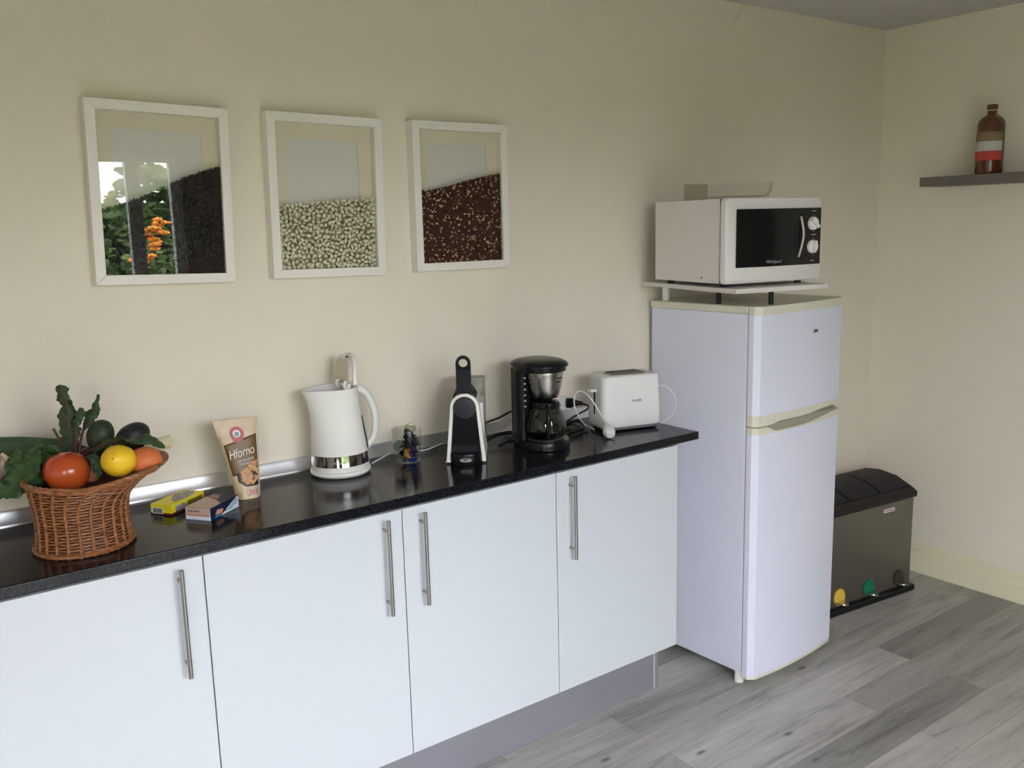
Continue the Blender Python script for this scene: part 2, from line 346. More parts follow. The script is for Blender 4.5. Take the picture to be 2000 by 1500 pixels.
# ------------------------------------------------------------------ pictures with dried beans
def filling(w, h, zl, zr, y0, y1, n, size, flat, seed, pale=None, jag=.35):
    random.seed(seed); m = MB(); x0 = -w / 2; zb = -h / 2
    def top(x):
        t = (x - x0) / w; return zb + h * (zl + (zr - zl) * (t * t * (3 - 2 * t) * .45 + t * .55))
    nseg = 40
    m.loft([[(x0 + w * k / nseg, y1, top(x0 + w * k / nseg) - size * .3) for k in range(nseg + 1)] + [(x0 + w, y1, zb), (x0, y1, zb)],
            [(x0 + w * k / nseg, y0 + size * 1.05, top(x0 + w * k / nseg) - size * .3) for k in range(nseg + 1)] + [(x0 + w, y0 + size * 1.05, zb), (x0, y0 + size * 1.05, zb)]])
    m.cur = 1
    sx = size * flat[3]; tries = int(w * h / (sx * sx) * 8)
    for layer in (1, 0):
        cells = {}
        for _ in range(tries):
            x = random.uniform(x0, x0 + w); z = random.uniform(zb, zb + h * max(zl, zr))
            if z > top(x) + size * .15: continue
            ci, cj = int((x - x0) / sx), int((z - zb) / sx)
            if any((x - q[0]) ** 2 + (z - q[1]) ** 2 < (sx * (1.0 if size < .011 else 1.07)) ** 2 for i in (-1, 0, 1) for j in (-1, 0, 1) for q in cells.get((ci + i, cj + j), ())): continue
            cells.setdefault((ci, cj), []).append((x, z))
            a = random.uniform(0, pi); s = size * random.uniform(.75, 1.1)
            x = min(max(x, x0 + s * .45), x0 + w - s * .45); z = max(z, zb + s * .4)
            R = Matrix.Rotation(a, 3, 'Y') @ Matrix.Rotation(random.uniform(-.4, .4), 3, 'Z')
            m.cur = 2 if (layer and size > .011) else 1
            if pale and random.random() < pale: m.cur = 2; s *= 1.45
            m.ell((x, y0 + size * .40 + random.uniform(0, size * .12) + layer * size * .5, z), (s * flat[0] / 2, s * flat[1] / 2, s * flat[2] / 2), R, 1 if size < .011 else 2)
    m.cur = 0
    return m
M_wb = ramp2('white_beans', [(.3, (.86, .78, .60)), (.7, (.92, .87, .72))], 40, .42)
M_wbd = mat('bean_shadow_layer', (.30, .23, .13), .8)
M_cb = ramp2('black_beans', [(.3, (.010, .008, .007)), (.7, (.035, .026, .020))], 60, .5, spec=.25)
M_rg = ramp2('red_brown_grain', [(.3, (.065, .020, .014)), (.7, (.13, .045, .032))], 90, .6, spec=.25)
M_pg = mat('pale_corn_grain', (.66, .52, .28), .5)
FW, FH = .4074, .525
spec = [(-1.8056, 2.0592, .0301, 'black beans', 'largest-looking', (.40, .69), .0078, M_cb, M_cb, M_cb, (1, .7, .75, .80), 0),
        (-1.2756, 2.0514, .0198, 'white beans', '', (.435, .495), .0165, M_wbd, M_wb, mat('shaded_bean', (.66, .57, .40), .5), (1, .66, .68, .70), 0),  # back-layer white beans coloured darker, as if shaded between the front ones
        (-.7459, 2.0501, .0025, 'red-brown grain', '', (.54, .68), .0062, M_rg, M_rg, M_pg, (1, .8, .85, .85), .09)]
plab = ['white framed picture half filled with black beans, leftmost, mirroring the windows', 'white framed picture filled with white beans, middle of three', 'white framed picture filled with red-brown grain, nearest the microwave']
for i, (fx, fz, fr, _, _, (zl, zr), sz, m0, m1, m2, flat, pale) in enumerate(spec):
    p = thing('framed_picture', plab[i], 'picture', (fx, -.0005, fz), 0, 'white box frames on the wall')
    p.rotation_euler = (0, fr, 0)
    b = .0285; hw, hh = FW / 2, FH / 2
    m = MB()
    for (q, rz_) in ((0, 0), (1, 0), (2, 0), (3, 0)):
        if q in (0, 1):
            s = 1 if q else -1
            pts = [(-hw, s * hh), (hw, s * hh), (hw - b, s * (hh - b)), (-hw + b, s * (hh - b))]
        else:
            s = 1 if q == 3 else -1
            pts = [(s * hw, -hh), (s * hw, hh), (s * (hw - b), hh - b), (s * (hw - b), -hh + b)]
        m.prism([(x * .9995, z * .9995) for x, z in pts], -.045, 0)
    m.build('frame', M_frame, p, bevel=.0012, seg=2)
    iw, ih = FW - 2 * b, FH - 2 * b
    MB().b2(-iw / 2, iw / 2, -.008, -.004, -ih / 2, ih / 2).build('backing_board', M_back, p, smooth=False)
    o = .047; k = MB()
    k.b2(-iw / 2, -iw / 2 + o, -.0112, -.0085, -ih / 2, ih / 2); k.b2(iw / 2 - o, iw / 2, -.0112, -.0085, -ih / 2, ih / 2)
    k.b2(-iw / 2 + o, iw / 2 - o, -.0112, -.0085, ih / 2 - o, ih / 2); k.b2(-iw / 2 + o, iw / 2 - o, -.0112, -.0085, -ih / 2, -ih / 2 + o)
    k.build('mount_card', M_mat, p, smooth=False)
    MB().b2(-iw / 2, iw / 2, -.0395, -.0385, -ih / 2, ih / 2).build('glass_pane', M_glassp, p, smooth=False)
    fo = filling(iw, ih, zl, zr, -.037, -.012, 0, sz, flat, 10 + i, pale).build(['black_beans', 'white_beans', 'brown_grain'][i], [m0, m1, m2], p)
    fo['kind'] = 'stuff'
# flat cover plate on the wall behind the microwave
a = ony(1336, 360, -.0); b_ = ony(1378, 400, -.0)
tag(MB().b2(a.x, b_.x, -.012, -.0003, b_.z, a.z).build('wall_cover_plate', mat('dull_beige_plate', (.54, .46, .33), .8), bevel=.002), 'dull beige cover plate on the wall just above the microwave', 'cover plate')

# ------------------------------------------------------------------ refrigerator
RF = thing('refrigerator', 'tall white two-door fridge freezer with cream trims beside the cabinets', 'refrigerator', (.2407, -.5459, 0), .0397)
w, dp, zt = .6025, .513, 1.6059
MB().b2(.004, w - .004, .0, dp, .0526, zt - .03).build('body', M_fridge, RF, bevel=.006)
MB().b2(0, w, -.002, dp + .003, zt - .03, zt).build('top_panel', M_cream, RF, bevel=.006)
def door_outline(x0, x1, t, bulge, n=22, r=.018, off=0):
    pts = [(x1, -.006), (x0, -.006)]
    for k in range(n + 1):
        s = k / n; x = x0 + (x1 - x0) * s
        e = min(s, 1 - s) * (x1 - x0); edge = r - sqrt(max(0, r * r - max(0, r - e) ** 2)) if e < r else 0
        pts.append((x, -t - bulge * (1 - (2 * s - 1) ** 2) + edge - off))
    return pts
def door_part(name, zb, ztop, m, parent, off=0, n=22):
    out = door_outline(0.001, w - .001, .048, .022, n, off=off); r0_, r1_ = [], []
    for (x, y) in out:
        s = x / w; r0_.append((x, y, zb(s) if callable(zb) else zb)); r1_.append((x, y, ztop(s) if callable(ztop) else ztop))
    return MB().loft([r0_, r1_]).build(name, m, parent, sharp=.5)
zs = onz  # keep name short
def zat(px, py, loc):   # height of a pixel over a point
    return at(px, py, loc).z
seam = zat(1470, 838, (.245, -.61, 1.1)) + .0
def sstep(a, b, x): t = min(1, max(0, (x - a) / (b - a))); return t * t * (3 - 2 * t)
def wave_hi(s): return seam + .003 + .020 * sstep(.12, .25, s) * (1 - sstep(.85, .97, s)) * (.55 + .45 * sstep(.5, .75, s))
def wave_lo(s): return seam - .003 - .022 * sstep(.10, .2, s) * (1 - sstep(.45, .95, s))
fz_ = door_part('freezer_door', lambda s: seam + .046, zt - .034, M_fridge, RF, n=28)
door_part('top_trim', zt - .034, zt, M_cream, fz_, off=.0015)
door_part('handle_strip', wave_hi, lambda s: seam + .046, M_cream, fz_, off=.0015, n=40)
# badge
bx = thing_y = -.048 - .019
MB().loft([[(w * .60 + .026 * cos(t / 24 * 2 * pi), y, 1.483 + .014 * sin(t / 24 * 2 * pi)) for t in range(24)] for y in (-.0715, -.0665)]).build('badge', mat('pale_badge', (.62, .64, .68), .3), fz_)
for q in (-.007, .007): MB().b2(w * .60 + q - .005, w * .60 + q + .0055, -.0722, -.0714, 1.4775, 1.4885).build('badge_mark', M_black, fz_, smooth=False)
lo = door_part('fridge_door', .0385 + .012, lambda s: seam - .030, M_fridge, RF, n=28)
door_part('handle_strip', lambda s: seam - .030, wave_lo, M_cream, lo, off=.0015, n=40)
door_part('bottom_trim', .0385, .0505, M_cream, lo, off=.001)
MB().b2(.03, w - .03, -.030, -.008, seam - .03, seam + .03).build('grip_recess', mat('recess_grey', (.25, .27, .28), .5), lo, smooth=False)
MB().b2(.004, w - .004, -.006, 0, .06, zt - .035).build('door_gasket', mat('gasket_grey', (.35, .35, .37), .6), RF, smooth=False)
for (x, y) in ((.03, .03), (w - .03, .03), (.03, dp - .04), (w - .03, dp - .04)):
    MB().cyl((x, y, 0.0005), (x, y, .054), .019, n=20).build('foot', M_white, RF)

# board and microwave on top
BD = thing('wooden_board', 'thin white board laid on small feet on top of the fridge', 'board', (.0418, -.651, 1.6064), -.2092)
bz = 1.6721 - 1.6064
MB().b2(0, .4417, 0, .6402, bz, bz + .0175).build('panel', mat('white_melamine', (.72, .68, .64), .45), BD, bevel=.001)
for (x, y, q, mm) in ((.30, .16, .010, M_blackm), (.088, .585, .016, M_white), (.15, .30, .010, M_blackm)):
    MB().cyl((x, y, 0.0003), (x, y, bz), q, n=20).build('foot', mm, BD)

MW = thing('microwave', 'white microwave oven with black glass front on the board above the fridge', 'microwave', (.0596, -.5591, 1.6899), -.185)
w, dp, h0, h1 = .470, .43, .0124, .3339
MB().b2(.004, w - .004, .0, dp, h0 + .002, h1 - .002).build('casing', M_mw, MW, bevel=.003)
MB().b2(.03, w - .03, dp, dp + .02, h0 + .04, h1 - .03).build('rear_housing', mat('dark_grey_metal', (.12, .11, .10), .6), MW, bevel=.004)
for (x, y) in ((.05, .04), (w - .05, .04), (.05, dp - .05), (w - .05, dp - .05)): MB().cyl((x, y, 0), (x, y, h0 + .003), .014, n=16).build('foot', M_blackm, MW)
def curved_slab(x0, x1, z0, z1, yb, bulge, n=24, thick=.02, r=.0, rnd=.018, N=6):
    # front shell whose face is bowed, with rounded outline in x,z
    out = rrect(x1 - x0, z1 - z0, rnd, N, (x0 + x1) / 2, (z0 + z1) / 2)
    m = MB(); cx = w / 2
    fy = lambda x: yb - bulge * (1 - ((x - cx) / (w / 2)) ** 2)
    cz = (z0 + z1) / 2; rings = []
    for k, (sc, dy) in enumerate(((1, 0), (1, .7), (.985, .93), (.965, 1))):
        rings.append([((x0 + x1) / 2 + (x - (x0 + x1) / 2) * (1 - (1 - sc) * .6), (0 if k == 0 else yb * 0 + (fy(x)) * dy), cz + (z - cz) * sc) for x, z in out])
    m.loft(rings, True, False); b0 = len(m.v) - len(out)
    # grid cap as strips across the bow
    L = len(out); half = L // 2
    m.face(tuple(range(b0, b0 + L)))
    return m, fy
fr, fy = curved_slab(0, w, h0, h1, -.03, .012)
front = fr.build('front_frame', M_mw, MW, sharp=.9)
def bowed(name, x0, x1, z0, z1, off, m, parent, n=14, thick=.004):
    g = MB(); rings = []
    for k in range(n + 1):
        x = x0 + (x1 - x0) * k / n; y = fy(x) - off
        rings.append([(x, y, z0), (x, y, z1), (x, y + thick, z1), (x, y + thick, z0)])
    return g.loft(rings).build(name, m, parent, sharp=.6)
M_gb = mat('black_door_glass', (.008, .010, .010), .08, spec=.6)
M_gp = mat('black_panel', (.006, .006, .007), .2)
zA, zB = h0 + .062, h1 - .043
dr = bowed('door_glass', .046, .365, zA, zB, .0035, M_gb, MW)
cp = bowed('control_panel', .3655, .462, zA, zB, .0035, M_gp, MW)
rec = MB(); rings = []
for k in range(13):
    z = zA + .02 + (zB - zA - .04) * k / 12; s = sin(pi * k / 12); rings.append([(.362, fy(.36) - .0045, z), (.362 - .055 * s, fy(.33) - .0042, z), (.362 - .055 * s, fy(.33) - .002, z), (.362, fy(.36) - .002, z)])
rec.loft(rings).build('handle_recess', M_gp, dr)
hp = spline([(.343, fy(.36) - .006, zA + .030), (.352, fy(.37) - .013, zA + .075), (.357, fy(.37) - .016, (zA + zB) / 2 + .005), (.355, fy(.37) - .013, zB - .07), (.350, fy(.36) - .006, zB - .032)], 6)
MB().tube(hp, .0042, 8).build('handle', mat('silver_plastic', (.62, .6, .57), .3, metal=.4), dr)
text('lettering', 'Whirlpool', .018, mat('grey_print', (.35, .38, .40), .5), dr, (.215, fy(.215) - .006, zA + .017), shear=.3)
MP = mat('pale_print', (.5, .5, .48), .5)
for (kz, ang) in ((zA + .157, -.9), (zA + .068, .15)):
    kb = MB(); x = .415; y0 = fy(x) - .0035
    kb.loft([[(x + r_ * cos(t / 28 * 2 * pi), yy, kz + r_ * sin(t / 28 * 2 * pi)) for t in range(28)] for r_, yy in ((.026, y0), (.026, y0 - .006), (.024, y0 - .010), (.0235, y0 - .011))])
    kb.box((x, y0 - .016, kz), (.011, .014, .046), ry=ang)
    kb.build('knob', M_whitek, cp, bevel=.0015, seg=2)
    for q in range(7):
        aa = pi * .15 + q * (2 * pi * .85) / 6; MB().box((x + .031 * cos(aa), fy(x) - .0039, kz + .031 * sin(aa)), (.005, .0006, .0022)).build('dial_mark', MP, cp, smooth=False)
for zz, ww in ((zB - .012, .030), (zA + .114, .034), (zA + .014, .018)): MB().box((.418, fy(.418) - .0039, zz), (ww, .0006, .003)).build('print_line', MP, cp, smooth=False)
MB().cyl((-.001 + .004, .115, h0 + .022), (.002, .115, h0 + .022), .0045, n=12).build('side_screw', mat('screw_brown', (.2, .13, .08), .5, metal=.6), MW)
MB().b2(.0005, .0035, .0008, .004, h0 + .004, h1 - .004).build('side_joint', M_blackm, MW, smooth=False)

gd = MB(); gd.lathe([(.0, .0), (.07, .0), (.135, .006), (.15, .030), (.152, .060), (.150, .060), (.146, .031), (.131, .009), (.07, .003), (0, .003)], 48)
dish = gd.build('glass_dish', M_dish); dish.location = (.29, -.42, 1.6899 + h1 + .0015)
tag(dish, 'clear shallow glass dish lying on top of the microwave', 'dish')

# ------------------------------------------------------------------ recycling bin
BN = thing('pedal_bin', 'steel recycling bin with black lid and three coloured pedals behind the fridge', 'bin', (1.15, -.387, 0), -.103)
w = .58; xa_ = -.13
MB().b2(xa_ + .004, w - .004, .004, .33, .03, .51).build('body', mat('bin_steel', (.20, .19, .165), .38, metal=.85, bump=.1, bscale=200, stretch=(.1, 1, 3)), BN, bevel=.012)
MB().b2(xa_ - .004, w + .006, -.02, .335, .0005, .035).build('base', M_black, BN, bevel=.008)
lidm = MB(); zz = .508
lidm.loft([[(x, y, z) for (y, z) in [(-.006, zz), (-.006, zz + .03), (.02, zz + .045), (.12, zz + .085), (.22, zz + .095), (.33, zz + .075), (.336, zz + .05), (.336, zz)]] for x in (xa_ - .004, w + .006)])
ld = lidm.build('lid_surround', M_black, BN, bevel=.006)
for k in range(3):
    x0 = xa_ + .012 + k * .231; MB().loft([[(x, y, z) for (y, z) in [(.03, zz + .05), (.03, zz + .054), (.12, zz + .091), (.22, zz + .101), (.30, zz + .088), (.30, zz + .05)]] for x in (x0, x0 + .222)]).build('lid', M_blackm, BN, bevel=.005)
for x, c, nm in ((.022, (.75, .52, .06), 'yellow'), (.242, (.0, .17, .09), 'green'), (.475, (.03, .025, .02), 'dark')):
    M_p = mat(nm + '_pedal', c, .4)
    pd = MB().loft([[(x + r_ * cos(t / 24 * 2 * pi), yy, .088 + r_ * 1.15 * sin(t / 24 * 2 * pi)) for t in range(24)] for r_, yy in ((.038, .003), (.038, -.004), (.028, -.006))]).build('pedal_plate', M_p, BN)
    pd['label'] = nm + ' pedal plate'
    MB().loft([[(x + r_ * cos(pi + t / 12 * pi), -.005 - .05 * sin(t / 12 * pi), z) for t in range(13)] for r_, z in ((.030, .062), (.034, .066), (.030, .070))]).build('pedal', M_chrome, pd)
BL = MB().b2(.335, .415, -.0005, .0045, .462, .480).build('maker_label', mat('label_white', (.75, .73, .72), .4), BN, smooth=False)
for q in range(6): MB().b2(.343 + q * .0108, .351 + q * .0108, -.0009, -.0004, .468, .474).build('label_mark', mat('label_red', (.45, .08, .09), .5), BL, smooth=False)

# ------------------------------------------------------------------ wall shelf and brown bottle
M_shelf = mat('grey_brown_shelf', (.17, .145, .125), .5)
tag(MB().b2(1.782, XW - .0003, -1.55, -.346, 2.080, 2.1255).build('wall_shelf', M_shelf, bevel=.0015, seg=2), 'grey-brown floating shelf on the right wall', 'shelf')
bc = onx(1930.5, 337, 1.782); bpx = 1.782 + .062; d_ = (bc - CAM); bl = CAM + d_ * ((bpx - CAM.x) / d_.x)
BT = thing('glass_bottle', 'brown glass bottle with a white and red label on the wall shelf', 'bottle', (bpx, bl.y, 2.1258))
R_ = .0605
MB().lathe([(0, .0), (R_ - .006, .0), (R_, .008), (R_, .225), (R_ - .004, .243), (R_ - .016, .259), (R_ - .032, .269), (.022, .275), (.0205, .285), (.0205, .302)], 40).build('body', mat('amber_glass', (.13, .036, .009), .06, trans=.25, spec=.8, coat=.5), BT)
MB().lathe([(.0205, .289), (.0225, .290), (.0225, .294), (.0205, .295)], 32).build('neck_ring', mat('pale_ring', (.5, .42, .32), .3), BT)
MB().lathe([(.0215, .297), (.0235, .299), (.0235, .316), (.0215, .318), (0, .318)], 32).build('cap', mat('brown_cap', (.09, .035, .012), .3), BT)
def wrap(name, z0, z1, m, a0, a1):
    rings = []
    for k in range(25):
        a = a0 + (a1 - a0) * k / 24; c, s = cos(a), sin(a); q = R_ + .0008
        rings.append([(q * c, q * s, z0), (q * c, q * s, z1), ((q - .0012) * c, (q - .0012) * s, z1), ((q - .0012) * c, (q - .0012) * s, z0)])
    MB().loft(rings).build(name, m, BT)
va = math.atan2(CAM.y - bl.y, CAM.x - bpx)
wrap('upper_label', .150, .191, mat('tan_label', (.26, .17, .09), .6), va - 1.45, va + 1.0 - .05)
wrap('white_label', .104, .149, mat('white_label', (.55, .52, .46), .6), va - 1.45, va + .95)
wrap('red_label', .062, .103, mat('red_label', (.55, .06, .04), .6), va - 1.45, va + .92)

# ------------------------------------------------------------------ kettle
kx, ky = -1.330, -.126
KT = thing('electric_kettle', 'white electric kettle with open lid and steel band on the worktop', 'kettle', (kx, ky, H), 0)
def kring(z, L, R, yw=None, n=40, p=0):
    out = []
    for k in range(n):
        a = 2 * pi * k / n; c, s = cos(a), sin(a); q = R if c > 0 else L; yy = (yw or (L + R) / 2)
        if p and c < 0: s = s * (1 - p * c * c)
        out.append((q * c, yy * s, z))
    return out
lv = [(.022, .092, .094, .090), (.034, .096, .098, .094), (.05, .096, .097, .094), (.107, .095, .091, .090), (.16, .094, .083, .085), (.214, .097, .077, .080), (.252, .105, .073, .077), (.276, .114, .071, .075), (.294, .124, .070, .074)]
m = MB(); rings = [kring(z, L, R, y, p=max(0, (z - .2)) * 5) for z, L, R, y in lv]
rings += [kring(.294, .119, .066, .070, p=.47), kring(.276, .108, .066, .070, p=.38), kring(.20, .09, .07, .074), kring(.12, .088, .082, .082)]
m.loft(rings); kb_ = m.build('body', M_whitek, KT, sharp=.8)
m = MB(); m.loft([kring(z, q, q, q) for z, q in ((.0005, .082), (.004, .095), (.012, .101), (.020, .100), (.0215, .094))]); m.build('power_base', M_whitek, KT)
m = MB(); rings = []
for k in range(31):
    a = math.radians(-190 + 150 * k / 30); c, s = cos(a), sin(a)
    def pt(z, off):
        L, R, y = (.0965, .0975, .0942) if z < .06 else (.0955, .093, .092)
        return ((R if c > 0 else L) * c * (1 + off), y * s * (1 + off), z)
    rings.append([pt(.040, .012), pt(.077, .018), pt(.077, -.02), pt(.040, -.02)])
m.loft(rings); kband = m.build('steel_band', M_chrome, KT, sharp=.5)
text('lettering', 'Aigostar', .013, MP, kband, (-.0425, -.0885, .057), rot=(pi / 2, 0, -.436))
hp = spline([(.058, 0, .280), (.085, 0, .278), (.116, 0, .248), (.136, 0, .195), (.138, 0, .145), (.125, 0, .100), (.098, 0, .075)], 7)
MB().tube(hp, .0155, 12, flat=.8).build('handle', M_whitek, KT)
ga = MB(); gp = [(q * 1.0 * cos(-.62), y * sin(-.62), z) for q, y, z in ((.077, .081, .195), (.083, .085, .155), (.089, .0885, .12), (.0935, .0915, .085))]
ga.tube(spline(gp, 5), .0045, 8); ga.build('water_gauge', mat('dark_gauge', (.03, .04, .05), .2), KT)
# lid, hinged above the handle and standing open
lidE = MB()
def lidring(off, sc, h=.104):
    pts = []
    for k in range(9):   # arched outline, x across y, z up
        a = pi * k / 8; pts.append((-.054 * sc * cos(a), (h - .045) + .045 * sc * sin(a)))
    return [(-.062 * sc, .004)] + pts + [(.062 * sc, .004)]
def lidpt(p, d):   # hinge frame: p=(across, up), d=outwards from inner face; lid leans back (to the right)
    ang = .14; ux, uz = sin(ang), cos(ang)
    return (.034 + p[1] * ux + d * cos(ang), p[0], .300 + p[1] * uz - d * sin(ang))
rr_ = [[lidpt(p, d) for p in lidring(0, s)] for d, s in ((0, 1), (.006, 1.03), (.013, .98), (.018, .8))]
lidE.loft(rr_); lo_ = lidE.build('lid', M_whitek, KT, sharp=.7)
cupm = MB(); cupm.loft([[lidpt((p[0] * .90, p[1] * .86 + .010), d) for p in lidring(0, 1, .098)] for d in (0.001, -.018)]); cupm.build('lid_liner', mat('beige_liner', (.60, .54, .45), .35), lo_, bevel=.003, seg=2)
hg = MB()
for s in (-.028, .028): hg.tube(spline([(.040, s, .280), (.020, s, .290), (.018, s, .306), (.034, s, .320)], 4), .006, 8)
hg.cyl((.030, -.036, .297), (.030, .036, .297), .008, n=14); hg.build('hinge', M_whitek, lo_)
MB().box(lidpt((0, .090), -.012), (.012, .045, .012), ry=.2).build('lid_catch', M_chrome, lo_, bevel=.002)

# ------------------------------------------------------------------ tumbler with coffee capsules
gx, gy = -1.086, -.151
TG = MB(); TG.lathe([(0, .0), (.038, .0), (.044, .004), (.0465, .02), (.052, .118), (.0505, .118), (.045, .021), (.042, .008), (.036, .006), (0, .006)], 48)
tg = TG.build('glass_tumbler', M_glass); tg.location = (gx, gy, H + .0005); tag(tg, 'clear glass tumbler holding coffee capsules, right of the kettle', 'glass')
caps = [(-.018, -.014, .022, (.55, .28, .06), .35, 'gold coffee capsule at the bottom of the tumbler', (.9, .2)), (.017, -.012, .030, (.02, .08, .38), .3, 'blue coffee capsule low on the right in the tumbler', (1.9, -.7)),
        (-.005, .022, .026, (.25, .10, .10), .4, 'reddish brown coffee capsule low at the back of the tumbler', (.3, 2)), (-.026, -.005, .057, (.13, .16, .15), .3, 'grey-green coffee capsule leaning on the left glass wall', (1.2, -.9)),
        (.012, -.020, .064, (.035, .02, .07), .35, 'dark purple coffee capsule upright in the middle of the tumbler', (3.1, 0)), (.028, .010, .064, (.05, .045, .05), .35, 'black coffee capsule by the right glass wall', (3.3, .4)),
        (-.016, -.014, .088, (.02, .02, .025), .35, 'black coffee capsule lying on top of the others in the tumbler', (.7, .5)), (.022, .012, .100, (.50, .48, .36), .35, 'pale cream coffee capsule on top at the back of the tumbler', (1.2, 2.6)),
        (-.004, -.008, .106, (.012, .012, .02), .35, 'black coffee capsule sticking up above the rim of the tumbler', (2.4, .6))]
caps += [(-.024, -.014, .080, (.014, .014, .02), .3, 'black coffee capsule behind the left glass wall near the rim', (2.6, -.4)), (.027, -.008, .084, (.03, .02, .03), .3, 'blackish coffee capsule high on the right in the tumbler', (3.0, 1.4)), (-.004, -.030, .046, (.05, .03, .10), .3, 'violet coffee capsule in front, above the gold one', (2.9, .2)), (.008, .024, .060, (.016, .014, .03), .35, 'black coffee capsule at the back of the middle layer in the tumbler', (1.0, 1.2)), (-.022, .012, .036, (.03, .03, .035), .35, 'dark grey coffee capsule at the lower back left of the tumbler', (2.0, 1.7)), (.014, -.018, .086, (.02, .014, .035), .35, 'dark violet coffee capsule in the upper right of the tumbler', (2.9, .9))]
def capsule_mesh():
    return MB().lathe([(0, 0), (.006, 0), (.009, .002), (.0135, .021), (.0148, .0225), (.0180, .0232), (.0180, .0242), (0, .0246)], 24)
for (x, y, z, c, ro, lb, (rx, rz)) in caps:
    o = capsule_mesh().build('coffee_capsule', mat('capsule_%.2f_%.2f_%.2f' % c, c, ro, metal=.6)); o.location = (gx + x * .95, gy + y * .95, H + z); o.rotation_euler = (rx, 0, rz); o.scale = (1.12,) * 3
    tag(o, lb, 'coffee capsule', 'coffee capsules in the glass tumbler')

# ------------------------------------------------------------------ capsule espresso machine
EP = onz(911, 905, H)
ES = thing('espresso_machine', 'slim capsule espresso machine with white arched shell and black lever', 'espresso machine', (EP.x, EP.y, H), -YAW)
def arch(wb, wt_, h, n=18, z0=0):
    pts = [(wb, z0)]; r_ = wt_
    for k in range(n + 1):
        a = pi * k / n; pts.append((r_ * cos(a), h - r_ + r_ * sin(a)))
    pts.append((-wb, z0)); return pts
ho = arch(.069, .050, .245, z0=.006); hi = arch(.055, .038, .232, z0=.006)
m = MB(); n_ = len(ho)
def shell(m, ho, hi, y0, y1):
    b = len(m.v)
    for y in (y0, y1):
        m.v += [Vector((x, y, z)) for x, z in ho] + [Vector((x, y, z)) for x, z in hi]
    N = len(ho)
    for k in range(N - 1):
        m.face((b + k, b + k + 1, b + N + k + 1, b + N + k)); m.face((b + 2 * N + k + 1, b + 2 * N + k, b + 3 * N + k, b + 3 * N + k + 1))
        m.face((b + k + 1, b + k, b + 2 * N + k, b + 2 * N + k + 1)); m.face((b + N + k, b + N + k + 1, b + 3 * N + k + 1, b + 3 * N + k))
    for k in (0, N - 1): m.face((b + k, b + N + k, b + 3 * N + k, b + 2 * N + k))
shell(m, ho, hi, -.002, .21); m.build('shell', M_whitek, ES, bevel=.0025, seg=2)
MB().prism([(x * .985, z) for x, z in hi], .012, .20).build('core', M_blackm, ES, sharp=.6)
m = MB()
for k in range(13): z = .062 + k * .0075; q = .054 - (z - .062) * .12; m.b2(-q * .88, q * .88, .004, .013, z, z + .0045)
m.build('front_grille', M_black, ES, smooth=False)
m = MB(); m.loft([[(.0385 * q * cos(t / 36 * 2 * pi), y, .196 + .0385 * q * sin(t / 36 * 2 * pi)) for t in range(36)] for q, y in ((1, .014), (1, -.010), (.94, -.014), (.90, -.0145))]); m.build('brew_head', mat('charcoal_cap', (.028, .028, .036), .42, spec=.3), ES)
m = MB(); m.prism([(-.052, .0), (.052, .0), (.055, .03), (.050, .058), (-.050, .058), (-.055, .03)], -.03, .02)
m2 = MB(); m2.stack([(x, y) for x, y in circ(.055, 32, 0, 0, .055)], [(0.001, .97), (.004, 1), (.034, 1), (.038, .97), (.038, .93)])
for v in m2.v: v.y = v.y * .75 + .005
dt = m2.build('drip_tray', M_black, ES, sharp=.7)
text('lettering', "DeLonghi", .0095, mat('logo_silver', (.80, .82, .86), .3), dt, (0, -.0375, .020))
ov = MB(); P_ = [(.019 * cos(t / 32 * 2 * pi) if abs(cos(t / 32 * 2 * pi)) < 2 else 0, -.0372 + .0012 * abs(cos(t / 32 * 2 * pi)) ** 2 * 2, .020 + .0058 * sin(t / 32 * 2 * pi)) for t in range(33)]
ov.tube(P_, .0007, 6); ov.build('logo_ring', MC['logo_silver'], dt)
# lever with ring eye
m = MB(); po, pi_ = [], []
for k in range(25):
    a = -pi / 2 + 2 * pi * k / 24
    pi_.append((.0148 * cos(a), .350 + .0148 * sin(a)))
    if sin(a) < 0:
        x = .0255 * (1 if cos(a) >= -1e-6 else -1); z = .350 + .0255 * sin(a) * 1.0 if abs(cos(a)) > .7 else .330
        if k == 0 or k == 24: x = 0.0; z = .325
        po.append((x if abs(cos(a)) > .3 or x == 0 else x * .6, min(z, .345) if x != 0 else z))
    else: po.append((.0255 * cos(a), .350 + .0255 * sin(a)))
b0 = 0
for y in (.0, .013):
    m.v += [Vector((x, y, z)) for x, z in po] + [Vector((x, y, z)) for x, z in pi_]
N = 25
for k in range(N - 1):
    m.face((k, k + 1, N + k + 1, N + k)); m.face((2 * N + k + 1, 2 * N + k, 3 * N + k, 3 * N + k + 1)); m.face((k + 1, k, 2 * N + k, 2 * N + k + 1)); m.face((N + k, N + k + 1, 3 * N + k + 1, 3 * N + k))
m.prism([(-.0255, .245), (.0255, .245), (.0255, .343), (.0195, .343 - .001), (0, .334), (-.0195, .343 - .001), (-.0255, .343)], .0, .013)
m.b2(-.021, .021, -.003, .0, .25, .315)
lv_ = m.build('lever', M_blackm, ES, smooth=False)
hs = MB(); shell(hs, arch(.045, .041, .262, z0=.215), arch(.045 - .006, .034, .254, z0=.215), .02, .12); hs.build('lever_yoke', M_blackm, ES)
MB().prism(arch(.030, .026, .252, z0=.235), .005, .05).build('slot_cover', M_chrome, ES, sharp=.5)
bk = MB(); bk.stack(rrect(.105, .06, .02, 5, .014, .215), [(0.001, 1), (.252, 1), (.258, .97)]); bk.build('water_tank', M_tank, ES)
